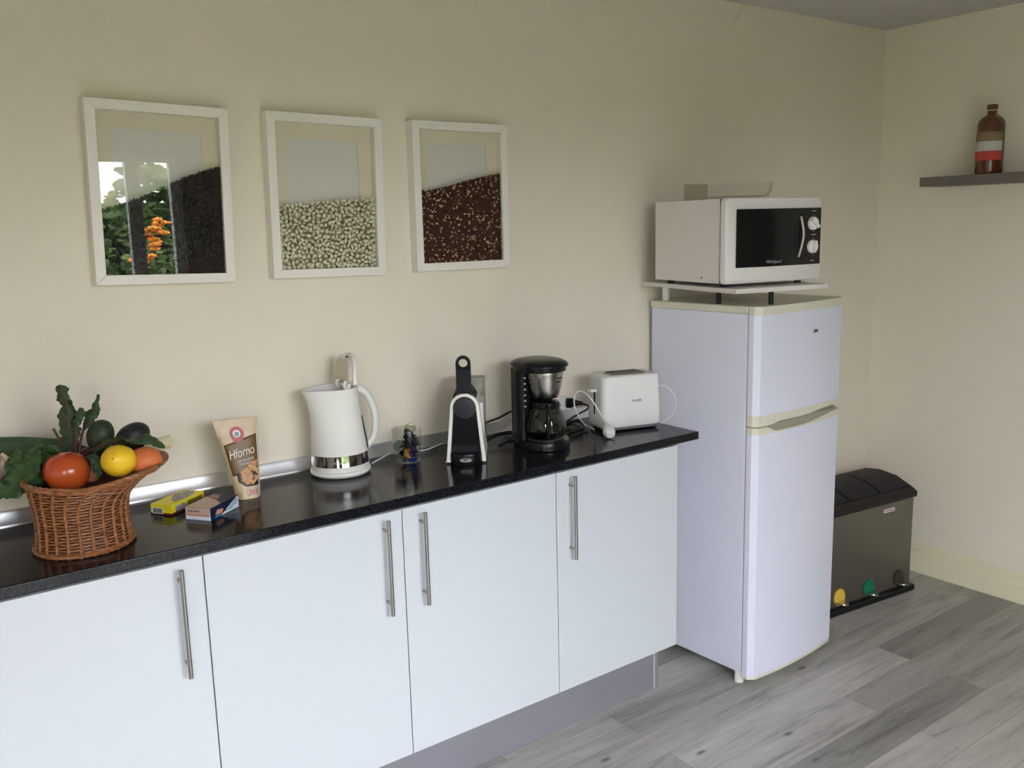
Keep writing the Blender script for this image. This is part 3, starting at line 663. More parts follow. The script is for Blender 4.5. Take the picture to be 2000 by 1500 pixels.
MB().stack(rrect(.107, .062, .02, 5, .014, .215), [(.259, 1), (.267, 1), (.269, .97)]).build('tank_lid', mat('tank_lid_grey', (.30, .31, .29), .35), ES)
tk = MB(); tk.stack(rrect(.036, .15, .012, 5, .067, .135), [(0.001, 1.0), (.22, .8, .013, .027), (.223, .78, .0145, .03)]); 
MB().b2(.035, .062, .07, .20, .002, .20).build('side_panel', mat('pale_side', (.62, .62, .60), .4), ES, bevel=.004)
for x in (-.062, .062): MB().box((x, .01, .003), (.014, .02, .006)).build('foot', M_black, ES, smooth=False)

# ------------------------------------------------------------------ filter coffee maker
cc = onz(1066, 884, H); dv = (cc - CAM); dv.z = 0; dv.normalize(); cc = cc + dv * .088
CM = thing('coffee_maker', 'black filter coffee maker with steel filter cone and glass carafe', 'coffee maker', (cc.x, cc.y, H), -.04)
m = MB(); m.stack([(x, y) for x, y in rrect(.178, .225, .085, 10, 0, .025)], [(0.0008, .97), (.004, 1), (.026, 1), (.033, .96)])
cb = m.build('base', M_black, CM, sharp=.6)
m = MB(); m.lathe([(0, .034), (.066, .034), (.066, .038), (0, .038)], 36); m.build('hot_plate', mat('hotplate_grey', (.04, .04, .045), .3), CM)
MB().stack(rrect(.158, .075, .022, 6, .004, .086), [(.03, 1), (.29, 1), (.292, .99)]).build('water_tank', M_black, CM, sharp=.6)
m = MB(); m.stack(rrect(.05, .06, .02, 6, -.060, .060), [(.03, 1), (.29, 1)]); m.stack(rrect(.05, .06, .02, 6, .060, .060), [(.19, 1), (.29, 1)]); m.build('column', M_black, CM, sharp=.6)
# head ring and domed lid
oh = [(x, y) for x, y in rrect(.186, .245, .09, 12, 0, .075)]
MB().stack([(x, y) for x, y in rrect(.176, .205, .086, 12, 0, .030)], [(.284, .98), (.286, 1), (.302, 1.0)]).build('head', M_black, CM, sharp=.6)
m = MB(); m.loft([[(x * s + 0, (y - .03) * s + .03, z) for x, y in rrect(.190, .226, .092, 12, 0, .032)] for z, s in ((.3025, 1.0), (.307, 1.005), (.315, .95), (.323, .8), (.3285, .5), (.330, .2))]); m.build('lid', M_black, CM, sharp=.8)
m = MB(); m.lathe([(.064, .292), (.066, .288), (.064, .262), (.057, .222), (.048, .190), (.046, .188)], 48, (0, -.004, 0), cap0=True, cap1=True); cone = m.build('filter_cone', mat('dark_brushed_steel', (.34, .33, .315), .27, metal=1, bump=.1, bscale=300, stretch=(1, 1, .05)), CM, sharp=.6)
MB().lathe([(.067, .302), (.069, .298), (.0665, .289), (.060, .289)], 48, (0, -.004, 0), cap0=True).build('cone_rim', M_black, cone)
ta = -pi / 2 - .45 + .62
for zz, ww in ((.262, 6), (.249, 4)):
    for q in range(ww):
        a = -1.82 + .4 + q * .075; rr = .0655 if zz > .255 else .063
        MB().box((rr * cos(a), -.004 + rr * sin(a), zz), (.0036, .0012, .004), rz=a + pi / 2).build('print_mark', M_black, cone, smooth=False)
# carafe
CF = MB(); CF.lathe([(0, .0385), (.060, .039), (.070, .046), (.0755, .066), (.075, .09), (.067, .120), (.053, .146), (.048, .153), (.0465, .153), (.051, .146), (.065, .120), (.073, .09), (.0735, .066), (.068, .048), (.059, .042), (0, .041)], 48, (0, -.004, 0))
cf = thing('coffee_carafe', 'glass coffee carafe with black handle standing in the coffee maker', 'carafe', (cc.x, cc.y, H), -.04)
CF.build('jug', M_smoke, cf)
MB().lathe([(.050, .147), (.052, .150), (.052, .166), (.049, .172), (0, .175)], 40, (0, -.004, 0)).build('lid', M_black, cf, sharp=.7)
va2 = math.atan2(CAM.y - cc.y, CAM.x - cc.x) + .04 + .12
hd = spline([(.050 * cos(va2), .050 * sin(va2) - .004, .160), (.078 * cos(va2), .078 * sin(va2), .156), (.098 * cos(va2), .098 * sin(va2), .130), (.098 * cos(va2), .098 * sin(va2), .08), (.090 * cos(va2), .090 * sin(va2), .052)], 6)
MB().tube(hd, .0095, 10).build('handle', M_black, cf)
MB().lathe([(.0495, .140), (.0515, .141), (.0535, .131), (.052, .130)], 40, (0, -.004, 0)).build('collar', M_black, cf)
# level marks on left column and switch on base
for k in range(6): MB().box((-.066, .0298, .155 + k * .021), (.007, .0014, .005)).build('level_mark', MP, CM, smooth=False)
MB().box((.004, -.0810, .016), (.022, .003, .008)).build('switch', mat('switch_white', (.7, .72, .8), .3), CM, smooth=False)

# ------------------------------------------------------------------ toaster
TO = thing('toaster', 'white two-slot toaster at the right end of the worktop', 'toaster', (-.3011, -.2988, H), -.2695)
w, dp = .262, .150; cx_, cy_ = w / 2, dp / 2
m = MB(); ol = rrect(w, dp, .028, 7)
m.loft([[(cx_ + x * s, cy_ + y * s2, z) for x, y in ol] for z, s, s2 in ((.018, .97, .96), (.026, 1.0, 1.0), (.06, 1.0, 1.0), (.196, .965, .93), (.210, .955, .90), (.2165, .935, .86), (.219, .90, .80))])
tb = m.build('body', M_white, TO, sharp=.9)
m = MB(); m.loft([[(cx_ + x * s, cy_ + y * s, z) for x, y in ol] for z, s in ((.006, .88), (.012, .93), (.020, .96))]); m.build('base', mat('grey_base', (.22, .22, .23), .5), TO)
m = MB(); m.loft([[(cx_ + x, cy_ + y, z) for x, y in rrect(w * .66, dp * .58, .035, 7)] for z in (.2195, .2215)]); tt = m.build('slot_surround', mat('toaster_slot_steel', (.35, .34, .31), .35, metal=.8), TO)
for s in (-.019, .019): MB().b2(cx_ - .068, cx_ + .068, cy_ + s - .009, cy_ + s + .009, .2212, .2222).build('slot', M_blackm, tt, smooth=False)
for s in (-.033, 0, .033): MB().b2(cx_ - .065, cx_ + .065, cy_ + s - .0015, cy_ + s + .0015, .222, .2245).build('rack_wire', M_chrome, tt, smooth=False)
MB().box((-.008, cy_, .160), (.03, .03, .010)).build('lever', M_white, TO, bevel=.003)
MB().box((.0005, cy_, .115), (.004, .008, .10)).build('lever_slot', M_blackm, TO, smooth=False)
for (x, y) in ((.03, .02), (w - .03, .02), (.03, dp - .02), (w - .03, dp - .02)): MB().cyl((x, y, .0003), (x, y, .014), .009, n=14).build('foot', M_blackm, TO)
text('lettering', 'PHILIPS', .0135, mat('dark_print', (.08, .09, .10), .5), TO, (w * .565, .0014, .118), rot=(pi / 2 - .038, 0, 0))
MB().cyl((w - .004, cy_, .085), (w + .008, cy_, .085), .008, n=12).build('side_button', M_white, TO)

# ------------------------------------------------------------------ cables, plugs, wall socket
M_wc = mat('white_cable', (.74, .72, .71), .45); M_bc = mat('black_cable', (.012, .012, .012), .45)
def keep(o, root):   # parent while keeping the place it was built in
    o.parent = root; o.matrix_parent_inverse = Matrix.LocRotScale(root.location, root.rotation_euler, root.scale).inverted(); return o
def cable(root, pts, r, m, label, n=7):
    o = keep(MB().tube(spline(pts, n), r, 8).build('power_cord', m), root); o['label'] = label; return o
hz = H + .004
def W_(a, b, dz=0): return onz(a, b, hz + dz)
cable(KT, [W_(727, 905), W_(748, 893), W_(775, 881), W_(825, 880), W_(850, 872), W_(877, 861), W_(910, 852), W_(950, 849), W_(975, 842), ony(1000, 826, -.045), ony(1030, 812, -.04)], .0034, M_wc, 'white cord running along the back of the worktop')
sk = ony(1103, 786, 0)
SK = thing('wall_socket', 'white wall socket behind the coffee maker', 'socket', (sk.x, 0, sk.z))
MB().stack(rrect(.062, .062, .01, 4), [(0, 1), (.010, 1), (.013, .95)]).build('plate', M_white, SK).rotation_euler = (pi / 2, 0, 0)
m = MB(); m.loft([[(x * s, -y, z * s) for x, z in circ(.021, 20)] for y, s in ((0, 1), (.022, 1), (.026, .8), (.05, .45), (.065, .35))]); pgo = m.build('plug', M_black); pgo.location = (sk.x, -.0135, sk.z); pgo.rotation_euler = (0, 0, .75); keep(pgo, CM)
pe = Vector((sk.x + .062 * sin(.75), -.0135 - .062 * cos(.75), sk.z))
cable(CM, [pe, pe + Vector((.02, -.02, -.02)), W_(1119, 815, .012), W_(1098, 832), W_(1112, 838), W_(1138, 836), W_(1120, 842), W_(1090, 850)], .0038, M_bc, 'black cord looping from the plug down beside the carafe')
cable(ES, [W_(938, 853, .0), ony(944, 830, -.05), ony(975, 816, -.03), ony(1003, 802, -.02), ony(1040, 795, -.03), (sk.x - .05, -.03, sk.z)], .0042, M_bc, 'black cord rising from the espresso machine along the wall')
cable(ES, [W_(942, 862), W_(970, 848), W_(1000, 843), W_(1015, 850), W_(985, 858), W_(975, 868), W_(990, 860), W_(1012, 856)], .0032, M_bc, 'tangled black cord on the worktop left of the coffee maker')
cable(CM, [W_(1103, 826), W_(1125, 820), W_(1136, 823), W_(1140, 832), W_(1126, 837), W_(1104, 839), W_(1110, 853), W_(1130, 846), W_(1146, 841)], .0034, M_bc, 'tangled black cord on the worktop between carafe and toaster')
to_ = TO.location
q1 = Vector((-.215, -.36, H)); PP = lambda a, b: at(a, b, (-.24, -.36, H))
cable(TO, [onz(1160, 838, hz), onz(1146, 832, hz), PP(1134, 820), PP(1122, 792), PP(1124, 770), PP(1136, 764), PP(1152, 776), PP(1166, 797), PP(1178, 818), PP(1184, 829)], .0030, M_wc, 'white cord looping up at the left of the toaster')
Q2 = lambda a, b: at(a, b, (-.035, -.30, H))
cable(TO, [Q2(1286, 753), Q2(1293, 752.5), Q2(1308, 760), Q2(1319, 778), Q2(1319, 797), Q2(1308, 815), Q2(1290, 827)], .0030, M_wc, 'white cord loop sticking out right of the toaster')
pa, pb = PP(1183, 826), onz(1191, 848, H + .018)
m = MB(); ds = (pb - pa); ax = ds.normalized(); sd_ = Vector((.8, -.6, 0)); nn = ax.cross(sd_).normalized(); rg = []
for t, s1, s2 in ((0, .006, .006), (.3, .010, .008), (.5, .018, .013), (.8, .024, .017), (1.0, .020, .016), (1.12, .012, .010)):
    rg.append([pa + ds * t + sd_ * (s1 * x) + nn * (s2 * y) for x, y in rrect(2, 2, .7, 3)])
m.loft(rg); keep(m.build('plug', M_white), TO)

# ------------------------------------------------------------------ food pouch and boxes
pc = onz(487, 970, H)
PO = thing('snack_pouch', 'brown stand-up snack pouch with a picture of peanuts, leaning by the wall', 'pouch', (pc.x, pc.y, H), -.12)
HP = .243
def px_l(z): t = z / HP; return -.040 - .045 * t ** 1.2
def px_r(z): t = z / HP; return .034 + .017 * t
M_tan = mat('tan_film', (.62, .47, .30), .35, noise_amt=.08, nscale=40)
m = MB(); rings = []
lean = .035
for k in range(17):
    z = HP * k / 16; t = k / 16; th = .024 * (1 - t) ** .8 + .0008; y0 = lean * t; L, R = px_l(z), px_r(z); ring = []
    for q in range(12): s = q / 11; ring.append((L + (R - L) * s, y0 - th * (1 - (2 * s - 1) ** 4) , z))
    for q in range(12): s = 1 - q / 11; ring.append((L + (R - L) * s, y0 + .002 + th * .8 * (1 - (2 * s - 1) ** 4), z))
    rings.append(ring)
m.loft(rings); pb_ = m.build('bag', M_tan, PO, sharp=1.2)
def pfront(s, z, off=.0012):   # point on the pouch front, s 0..1 across
    t = z / HP; th = .024 * (1 - t) ** .8 + .0008; return Vector((px_l(z) + (px_r(z) - px_l(z)) * s, lean * t - th * (1 - (2 * s - 1) ** 4) - off, z))
def patch(name, zlo, zhi, s0, s1, m_, off, n=14, parent=pb_, nz=14):
    g = MB(); rings = []
    for j in range(nz + 1):
        v_ = j / nz; ring = []
        for k in range(n + 1): s = s0 + (s1 - s0) * k / n; z = zlo(s) + (zhi(s) - zlo(s)) * v_; ring.append(pfront(s, z, off))
        rings.append(ring)
    g.loft(rings, False, False, close=False); return g.build(name, m_, parent, solid=.0004)
patch('brown_band', lambda s: .070 + .02 * s, lambda s: .165 + .030 * s, .07, .93, mat('brown_print', (.16, .085, .025), .4), .0010)
def pdisc(name, s, z, rx_, rz_, m_, off, zp=0, n=28):
    g = MB(); c = pfront(s, z, off)
    W0 = px_r(z) - px_l(z)
    ring = [pfront(s + rx_ / W0 * cos(t / n * 2 * pi), z + rz_ * sin(t / n * 2 * pi) * (1 + zp * (sin(t / n * 2 * pi) < -.5)), off) for t in range(n)]
    ring2 = [p + Vector((0, .0008, 0)) for p in ring]
    g.loft([ring2, ring]); return g.build(name, m_, pb_, smooth=False)
pdisc('red_badge', .46, .198, .021, .022, mat('badge_red', (.42, .05, .05), .4), .0022, .25)
pdisc('badge_centre', .455, .199, .0115, .0115, mat('badge_cream', (.75, .75, .72), .4), .0028)
pdisc('badge_face', .455, .198, .007, .007, mat('badge_blue', (.16, .22, .28), .4), .0034)
M_tx = mat('cream_print', (.85, .78, .66), .45)
tp = pfront(.5, .142, .0045)
text('lettering', 'Hforno', .040, M_tx, pb_, (tp.x - .004, tp.y - .002, tp.z), rot=(pi / 2 - .22, -.17, 0), shear=.3, sx=.66)
tp = pfront(.56, .119, .004); text('small_lettering', 'CACAHUETES', .0095, M_tx, pb_, (tp.x, tp.y - .0015, tp.z), rot=(pi / 2 - .24, -.12, 0), sx=.85)
tp = pfront(.56, .108, .004); text('small_lettering', 'TOSTADOS', .0095, M_tx, pb_, (tp.x, tp.y - .0015, tp.z), rot=(pi / 2 - .24, -.12, 0), sx=.85)
patch('bowl_print', lambda s: .038 + .10 * max(0, .45 - s) ** 1.3 + .012 * max(0, s - .8), lambda s: .062 + .045 * s + .01 * sin(s * 3), .20, .90, mat('dark_bowl_print', (.02, .022, .03), .4), .0022)
random.seed(8); pk = MB()
for k in range(90):
    s = random.uniform(.34, .88); z0_ = .040 + .08 * max(0, .50 - s); z1_ = .062 + .060 * s; z = random.uniform(z0_ + .006, z1_)
    c = pfront(s, z, .0026); pk.ell(c, (.0062, .0010, .0042), Matrix.Rotation(random.uniform(0, 3), 3, 'Y'), 2)
pk.build('peanut_print', ramp2('peanut', [(.3, (.50, .22, .08)), (.7, (.72, .42, .20))], 120, .5), pb_)
patch('info_strip', lambda s: .010, lambda s: .030, .42, .88, mat('pink_print', (.62, .45, .40), .5), .0016, nz=3)
for k in range(3): pdisc('info_mark', .56 + k * .12, .021, .0035, .006, mat('info_red', (.55, .18, .18), .5), .0024)
patch('clear_seam', lambda s: .002, lambda s: HP - .002, .945, .995, mat('seam_cream', (.72, .62, .46), .35), .0010, n=2)

def carton(name, label, F, a, w, d, h, m):
    t = thing(name, label, 'box', (F[0], F[1], H + .0004), a); b = MB().b2(0, w, 0, d, 0, h).build('carton', m, t, bevel=.001, seg=2); return t, b
M_yel = mat('yellow_card', (.80, .66, .02), .35)
YB, yb = carton('yellow_box', 'small yellow cardboard box lying on the worktop left of the patterned box', (-1.9165, -.228), .6138, .149, .0736, .031, M_yel)
MB().b2(-.0005, .1495, -.0005, .0741, 0.0002, .006).build('maroon_edge', mat('maroon_card', (.09, .015, .015), .4), yb, smooth=False)
MB().loft([[(x, y, z) for x, y in [(.035, .012), (.075, .006), (.120, .014), (.142, .030), (.138, .060), (.1, .066), (.065, .05), (.04, .03)]] for z in (.0311, .0314)]).build('grey_print', ramp2('grey_photo', [(.35, (.16, .15, .15)), (.65, (.42, .40, .33))], 60, .4), yb, smooth=False)
def barcode(parent, x, y0, y1, z0, z1, ax='x'):
    k = MB().b2(x - .0006, x, y0, y1, z0, z1).build('barcode_patch', mat('barcode_white', (.72, .72, .75), .5), parent, smooth=False); random.seed(3); m = MB(); y = y0 + .003
    while y < y1 - .004:
        ww = random.choice((.0007, .0012, .0018)); m.b2(x - .0009, x - .0005, y, y + ww, z0 + .002, z1 - .002); y += ww + random.choice((.0008, .0014))
    m.build('barcode_bars', M_black, k, smooth=False)
barcode(yb, 0, .030, .068, .003, .021)
MB().b2(.018, .062, -.0006, 0, .006, .024).build('side_label', ramp2('side_print', [(.4, (.12, .12, .16)), (.6, (.6, .6, .62))], 260, .5), yb, smooth=False)
MB().b2(.072, .14, -.0006, 0, .010, .024).build('side_stripe', mat('side_stripe_dark', (.20, .18, .03), .5), yb, smooth=False)
M_bei = mat('beige_card', (.58, .42, .33), .45); M_nv = mat('navy_card', (.008, .015, .05), .35); M_ww = mat('white_card', (.70, .74, .82), .4)
BB, bb = carton('patterned_box', 'beige, navy and white cardboard box lying beside the brown pouch', (-1.8433, -.3536), .6396, .1361, .0838, .0365, M_nv)
MB().b2(-.0006, 0.0, .0003, .0835, .011, .0362).build('beige_end', M_bei, bb, smooth=False)
MB().b2(-.0006, 0.0, .0003, .0835, .0003, .011).build('white_end', M_ww, bb, smooth=False)
MB().b2(-.0009, -.0005, .006, .078, .0125, .0165).build('orange_line', mat('orange_print', (.6, .24, .12), .5), bb, smooth=False)
text('lettering', 'Snap Fixers', .0085, M_black, bb, (-.001, .055, .026), rot=(pi / 2, 0, -pi / 2))
MB().prism([(0, 0)] * 0 or [(.0, .0), (.0, .0)], 0, 0) if False else None
MB().loft([[(x, y, z) for x, y in [(.001, .001), (.05, .001), (.075, .03), (.09, .06), (.1, .083), (.001, .083)]] for z in (.0366, .0369)]).build('beige_top', M_bei, bb, smooth=False)
MB().loft([[(x, y, z) for x, y in [(.085, .035), (.12, .05), (.128, .078), (.103, .078)]] for z in (.0366, .0370)]).build('pink_top_print', mat('pink_top', (.45, .20, .17), .5), bb, smooth=False)
MB().prism([(.045, .001), (.1355, .001), (.1355, .034), (.125, .034)], -.0006, 0).build('white_side', M_ww, bb, smooth=False)
MB().prism([(.020, .012), (.052, .008), (.060, .020), (.030, .024)], -.001, -.0004).build('salmon_print', mat('salmon_print', (.75, .30, .20), .5), bb, smooth=False)
MB().prism([(.016, .002), (.046, .002), (.040, .010), (.020, .008)], -.0009, -.0004).build('blue_print', mat('blue_print', (.03, .20, .5), .5), bb, smooth=False)
for k, (x0, z, l) in enumerate(((.066, .009, .04), (.088, .015, .035), (.10, .021, .03), (.112, .027, .018))): MB().b2(x0, x0 + l, -.0011, -.0006, z, z + .0025).build('print_line', mat('blue_line', (.06, .16, .35), .5), bb, smooth=False)

# ------------------------------------------------------------------ wicker basket
M_wick = ramp2('wicker', [(.3, (.13, .042, .014)), (.55, (.29, .105, .034)), (.75, (.47, .21, .08))], 60, .42, spec=.5, stretch=(1, 1, 3))
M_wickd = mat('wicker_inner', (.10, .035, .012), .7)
bx_, by_ = -2.168, -.322
BK = thing('wicker_basket', 'brown wicker basket with flared rim full of vegetables', 'basket', (bx_, by_, H))
def brad(t):   # t 0..1 height -> (cx, cy, ra, rb, z)
    z = .186 * t
    fl = max(0, (t - .60) / .40); fl = fl * fl
    base = .116 - .006 * sin(pi * min(1, t / .8)) 
    return (.046 * fl, -.008 * fl, base + fl * .054, base + fl * .032, z)
def bpt(a, t, off=0):
    cx, cy, ra, rb, z = brad(t); rise = max(0, (t - .6) / .4) ** 1.5 * (.022 * max(0, cos(a + .35)) + .004 * cos(2 * a))
    return Vector((cx + (ra + off) * cos(a), cy + (rb + off) * sin(a), z + rise))
NS = 24; rows = 23
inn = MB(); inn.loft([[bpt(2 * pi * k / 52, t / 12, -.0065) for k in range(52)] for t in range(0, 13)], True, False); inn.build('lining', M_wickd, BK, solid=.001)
st = MB()
for k in range(NS): st.tube([bpt(2 * pi * k / NS, t / 12, .0015) for t in range(0, 13)], .0046, 6)
st.build('stakes', M_wick, BK)
we = MB()
for j in range(rows):
    t = (j + .6) / rows; P = []
    n = NS * 6
    for k in range(n + 1):
        a = 2 * pi * k / n; ph = cos(a * NS / 2 + (pi if j % 2 else 0)); P.append(bpt(a, t, .0022 * ph))
    we.tube(P, .0028, 5, cap=False)
wo = we.build('weave', M_wick, BK); 
rm = MB()
for q in range(4):
    P = []
    for k in range(161): a = 2 * pi * k / 160; P.append(bpt(a, 1.0, .003 + .0045 * sin(a * 14 + q * pi / 2)) + Vector((0, 0, .0045 * cos(a * 14 + q * pi / 2))))
    rm.tube(P, .0042, 6, cap=False)
rm.build('rim', M_wick, BK)
fb = MB()
for q in range(3):
    P = [bpt(2 * pi * k / 120, .02, .004 + .003 * sin(k / 120 * 2 * pi * 13 + q * 2.1)) + Vector((0, 0, .004 + .003 * cos(k / 120 * 2 * pi * 13 + q * 2.1))) for k in range(121)]
    fb.tube(P, .0042, 6, cap=False)
fb.build('foot_ring', M_wick, BK)

# ------------------------------------------------------------------ vegetables
def blob(name, c, rad, m, label, cat, amp=.03, fr=2.0, lvl=4, R=None, shape=None, group=None, parent=None):
    vs, fs = ICO[lvl]; g = MB(); R = R or Matrix.Identity(3)
    for p in vs:
        v = Vector(p); k = 1 + amp * noise.noise(v * fr + Vector(c) * 9)
        if shape: v = shape(v)
        g.v.append(R @ Vector((v.x * rad[0] * k, v.y * rad[1] * k, v.z * rad[2] * k)))
    for q in fs: g.face(q)
    o = g.build(name, m, parent); o.location = c if not parent else (0, 0, 0)
    if not parent: tag(o, label, cat, group)
    return o
DP = Vector((-2.16, -.34, H + .2))
def V_(a, b, d=0): return CAM + ray(a, b) * ((DP - CAM).dot(fw) + d)
PXM = .001343
def leaf(path, wid, ruff=.25, side=None, seed=0, nw=6, cup=.15, freq=26):
    P = spline(path, 9); g = MB(); n = len(P); rings = []; random.seed(seed); side = Vector(side or rt)
    for i, p in enumerate(P):
        t = i / (n - 1); x = t * (len(wid) - 1); k = min(int(x), len(wid) - 2); wd = wid[k] + (wid[k + 1] - wid[k]) * (x - k)
        T_ = (P[min(i + 1, n - 1)] - P[max(i - 1, 0)]).normalized(); s = (side - T_ * side.dot(T_)).normalized(); nrm = T_.cross(s)
        ring = []
        for j in range(-nw, nw + 1):
            q = j / nw; e = abs(q); wob = 1 + .22 * e * sin(t * freq * .7 + seed + (3 if q > 0 else 0)) + .10 * e * sin(t * freq * 2.3 + seed * 2)
            off = ruff * wd * e * e * sin(t * freq + seed + q * 2) - cup * wd * (1 - e)
            ring.append(p + s * (q * wd * wob) + nrm * off)
        rings.append(ring)
    g.loft(rings, False, False, close=False); return g
M_chard = ramp2('dark_leaf', [(.3, (.012, .028, .010)), (.6, (.030, .058, .018)), (.8, (.055, .085, .03))], 45, .5, spec=.4)
M_salad = ramp2('salad_leaf', [(.3, (.014, .036, .009)), (.6, (.034, .075, .02)), (.8, (.075, .125, .03))], 40, .5, spec=.4)
M_stem = mat('dark_red_stem', (.05, .018, .018), .5)
M_beet = mat('beetroot_skin', (.07, .012, .018), .6, noise_amt=.3, nscale=30, bump=.3, bscale=80)
M_tom = ramp2('tomato_skin', [(.35, (.40, .035, .012)), (.7, (.48, .09, .018))], 9, .22, 2, spec=.5)
M_lem = mat('lemon_skin', (.84, .52, .02), .38, noise_amt=.06, nscale=15, bump=.35, bscale=350)
M_oran = mat('peach_skin', (.66, .17, .05), .5, noise_amt=.14, nscale=30, bump=.2, bscale=200)
M_avo = mat('avocado_skin', (.020, .032, .014), .5, noise_amt=.3, nscale=60, bump=.5, bscale=220)
M_avod = mat('dark_avocado_skin', (.010, .010, .012), .45, noise_amt=.3, nscale=60, bump=.5, bscale=220)

def tomshape(v): return Vector((v.x * (1 + .02 * cos(5 * math.atan2(v.y, v.x))), v.y, v.z * .93 - (.10 * max(0, v.z) ** 6)))
tom = blob('tomato', V_(130, 921, -.02), (.0570, .0570, .0600), M_tom, 'large orange-red tomato at the front of the basket', 'tomato', .02, 1.5, 4, shape=tomshape)
def lemshape(v): return v * (1 + .12 * max(0, v.y * -1) ** 14)
lem = blob('lemon', V_(232, 900, -.025), (.0435, .0445, .0415), M_lem, 'yellow lemon resting on the basket rim right of the tomato', 'lemon', .02, 2, 4, R=Matrix.Rotation(-.5, 3, 'Z') @ Matrix.Rotation(-.35, 3, 'X'), shape=lemshape)
MB().ell((0, 0, 0), (.003, .0018, .003)).build('stem_scar', mat('lemon_scar', (.25, .2, .03), .7), lem).location = Matrix.Rotation(-.5, 3, 'Z') @ Matrix.Rotation(-.35, 3, 'X') @ Vector((0, -.0495, 0))
blob('peach', V_(283, 900, .03), (.044, .040, .037), M_oran, 'orange-red peach at the right end of the basket', 'peach', .04, 2, 4)
blob('onion', V_(178, 922, .02), (.026, .026, .027), mat('onion_skin', (.40, .15, .07), .35, noise_amt=.2, nscale=25), 'small copper-skinned onion right of the tomato', 'onion', .03, 2, 3)
def avos(v): k = 1 - .26 * (v.z < 0) * abs(v.z) ** 1.5; return Vector((v.x * k, v.y * k, v.z * (1.15 if v.z < 0 else 1)))
blob('avocado', V_(196, 850, .03), (.034, .032, .042), M_avo, 'dark green avocado standing behind the lemon', 'avocado', .02, 3, 4, R=Matrix.Rotation(.38, 3, 'Y') @ Matrix.Rotation(0, 3, 'X'), shape=avos, group='avocados in the basket')
blob('avocado', V_(258, 855, .06), (.037, .034, .050), M_avod, 'nearly black avocado lying right of the green one', 'avocado', .02, 3, 4, R=Matrix.Rotation(1.05, 3, 'Y'), shape=avos, group='avocados in the basket')
# leek lying across the back
M_leek = ramp2('leek_green', [(.3, (.022, .055, .030)), (.7, (.05, .095, .045))], 14, .5, stretch=(.2, 1, 6))
LK = thing('leek', 'long green leek lying across the back of the basket', 'leek', (0, 0, 0))
la = V_(335, 862, .09); lb_ = V_(205, 885, .09); lc = V_(0, 884, .10); ld_ = V_(-60, 878, .10)
MB().tube(spline([la, (la * .6 + lb_ * .4)], 4), .0175, 16, rr=[.0185, .017, .0165, .016, .0158]).build('white_shank', mat('leek_white', (.72, .66, .44), .45, noise_amt=.06, nscale=20, stretch=(1, 1, 8)), LK)
l2 = la * .6 + lb_ * .4
MB().tube(spline([l2, lb_, V_(160, 886, .09)], 5), .017, 16, rr=[.0158, .016, .0165, .017, .018, .019, .019, .019, .019, .019, .019]).build('pale_green_shank', mat('leek_pale', (.25, .33, .08), .45, noise_amt=.1, nscale=20), LK)
m = leaf([V_(170, 884, .08), V_(110, 880, .075), V_(50, 880, .08), V_(0, 882, .09), V_(-60, 880, .09)], [.018, .026, .030, .031, .030], .02, side=up, seed=1, cup=.35, freq=3); m.build('leaf_blade', M_leek, LK, solid=.0015)
m = leaf([V_(165, 886, .09), V_(110, 874, .10), V_(50, 868, .11), V_(0, 866, .12), V_(-60, 862, .12)], [.016, .02, .018, .014, .012], .02, side=up, seed=4, cup=.3, freq=3); m.build('leaf_blade', M_leek, LK, solid=.0015)
# sweet potato and pear at the back
blob('sweet_potato', V_(88, 872, .13), (.052, .026, .020), mat('dull_red_skin', (.20, .085, .06), .6, noise_amt=.15, nscale=40), 'dull reddish sweet potato behind the leek', 'sweet potato', .05, 2, 3, R=Matrix.Rotation(-.6, 3, 'Z'))
pe_ = blob('pear', V_(128, 866, .12), (.036, .026, .020), mat('brown_red_pear', (.11, .05, .028), .5, noise_amt=.2, nscale=30), 'dark reddish brown pear with a green stalk behind the leek', 'pear', .03, 2, 3, R=Matrix.Rotation(-.6, 3, 'Z'))
MB().tube([V_(116, 858, .12) - pe_.location, V_(110, 847, .12) - pe_.location, V_(104, 837, .12) - pe_.location], .0035, 8).build('stalk', mat('stalk_green', (.12, .14, .05), .6), pe_)
# beetroot bunch
BR = thing('beetroot_bunch', 'bunch of beetroots with upright dark leaves in the middle of the basket', 'beetroot', (0, 0, 0))
blob('root', (0, 0, 0), (.040, .038, .036), M_beet, None, None, .05, 2, 3, parent=BR).location = V_(95, 905, .03)
blob('root', (0, 0, 0), (.042, .038, .036), M_beet, None, None, .05, 2, 3, parent=BR).location = V_(178, 898, .045)
cr = (148, 905)
def beetleaf(path, wid, stem, seed, rf=.25, m=M_chard):
    lf = leaf([V_(*p) for p in path], wid, rf, seed=seed).build('leaf', m, BR, solid=.0008)
    MB().tube(spline([V_(*p) for p in stem], 5), .0032, 7).build('leaf_stalk', M_stem, lf)
beetleaf([(140, 868, .01), (133, 835, .01), (130, 800, .01), (125, 775, .01), (113, 753, .01)], [.008, .026, .022, .019, .014, .020, .006], [(147, 905, .02), (143, 880, .01), (135, 835, .008), (130, 790, .008), (122, 770, .006)], 1, .3)
beetleaf([(146, 880, .02), (143, 845, .02), (136, 810, .02), (132, 782, .025)], [.004, .014, .018, .015, .008], [(149, 905, .02), (146, 880, .02), (142, 840, .018)], 5, .3)
beetleaf([(144, 850, .0), (149, 828, .0), (156, 812, .0), (161, 797, .0)], [.006, .011, .010, .014, .005], [(150, 905, .02), (147, 875, .0), (150, 830, -.002)], 9, .3)
beetleaf([(165, 838, .02), (176, 818, .02), (187, 795, .02), (192, 770, .02)], [.004, .014, .017, .013, .006, .003], [(152, 903, .02), (156, 870, .02), (163, 840, .02), (175, 820, .018)], 13, .3)
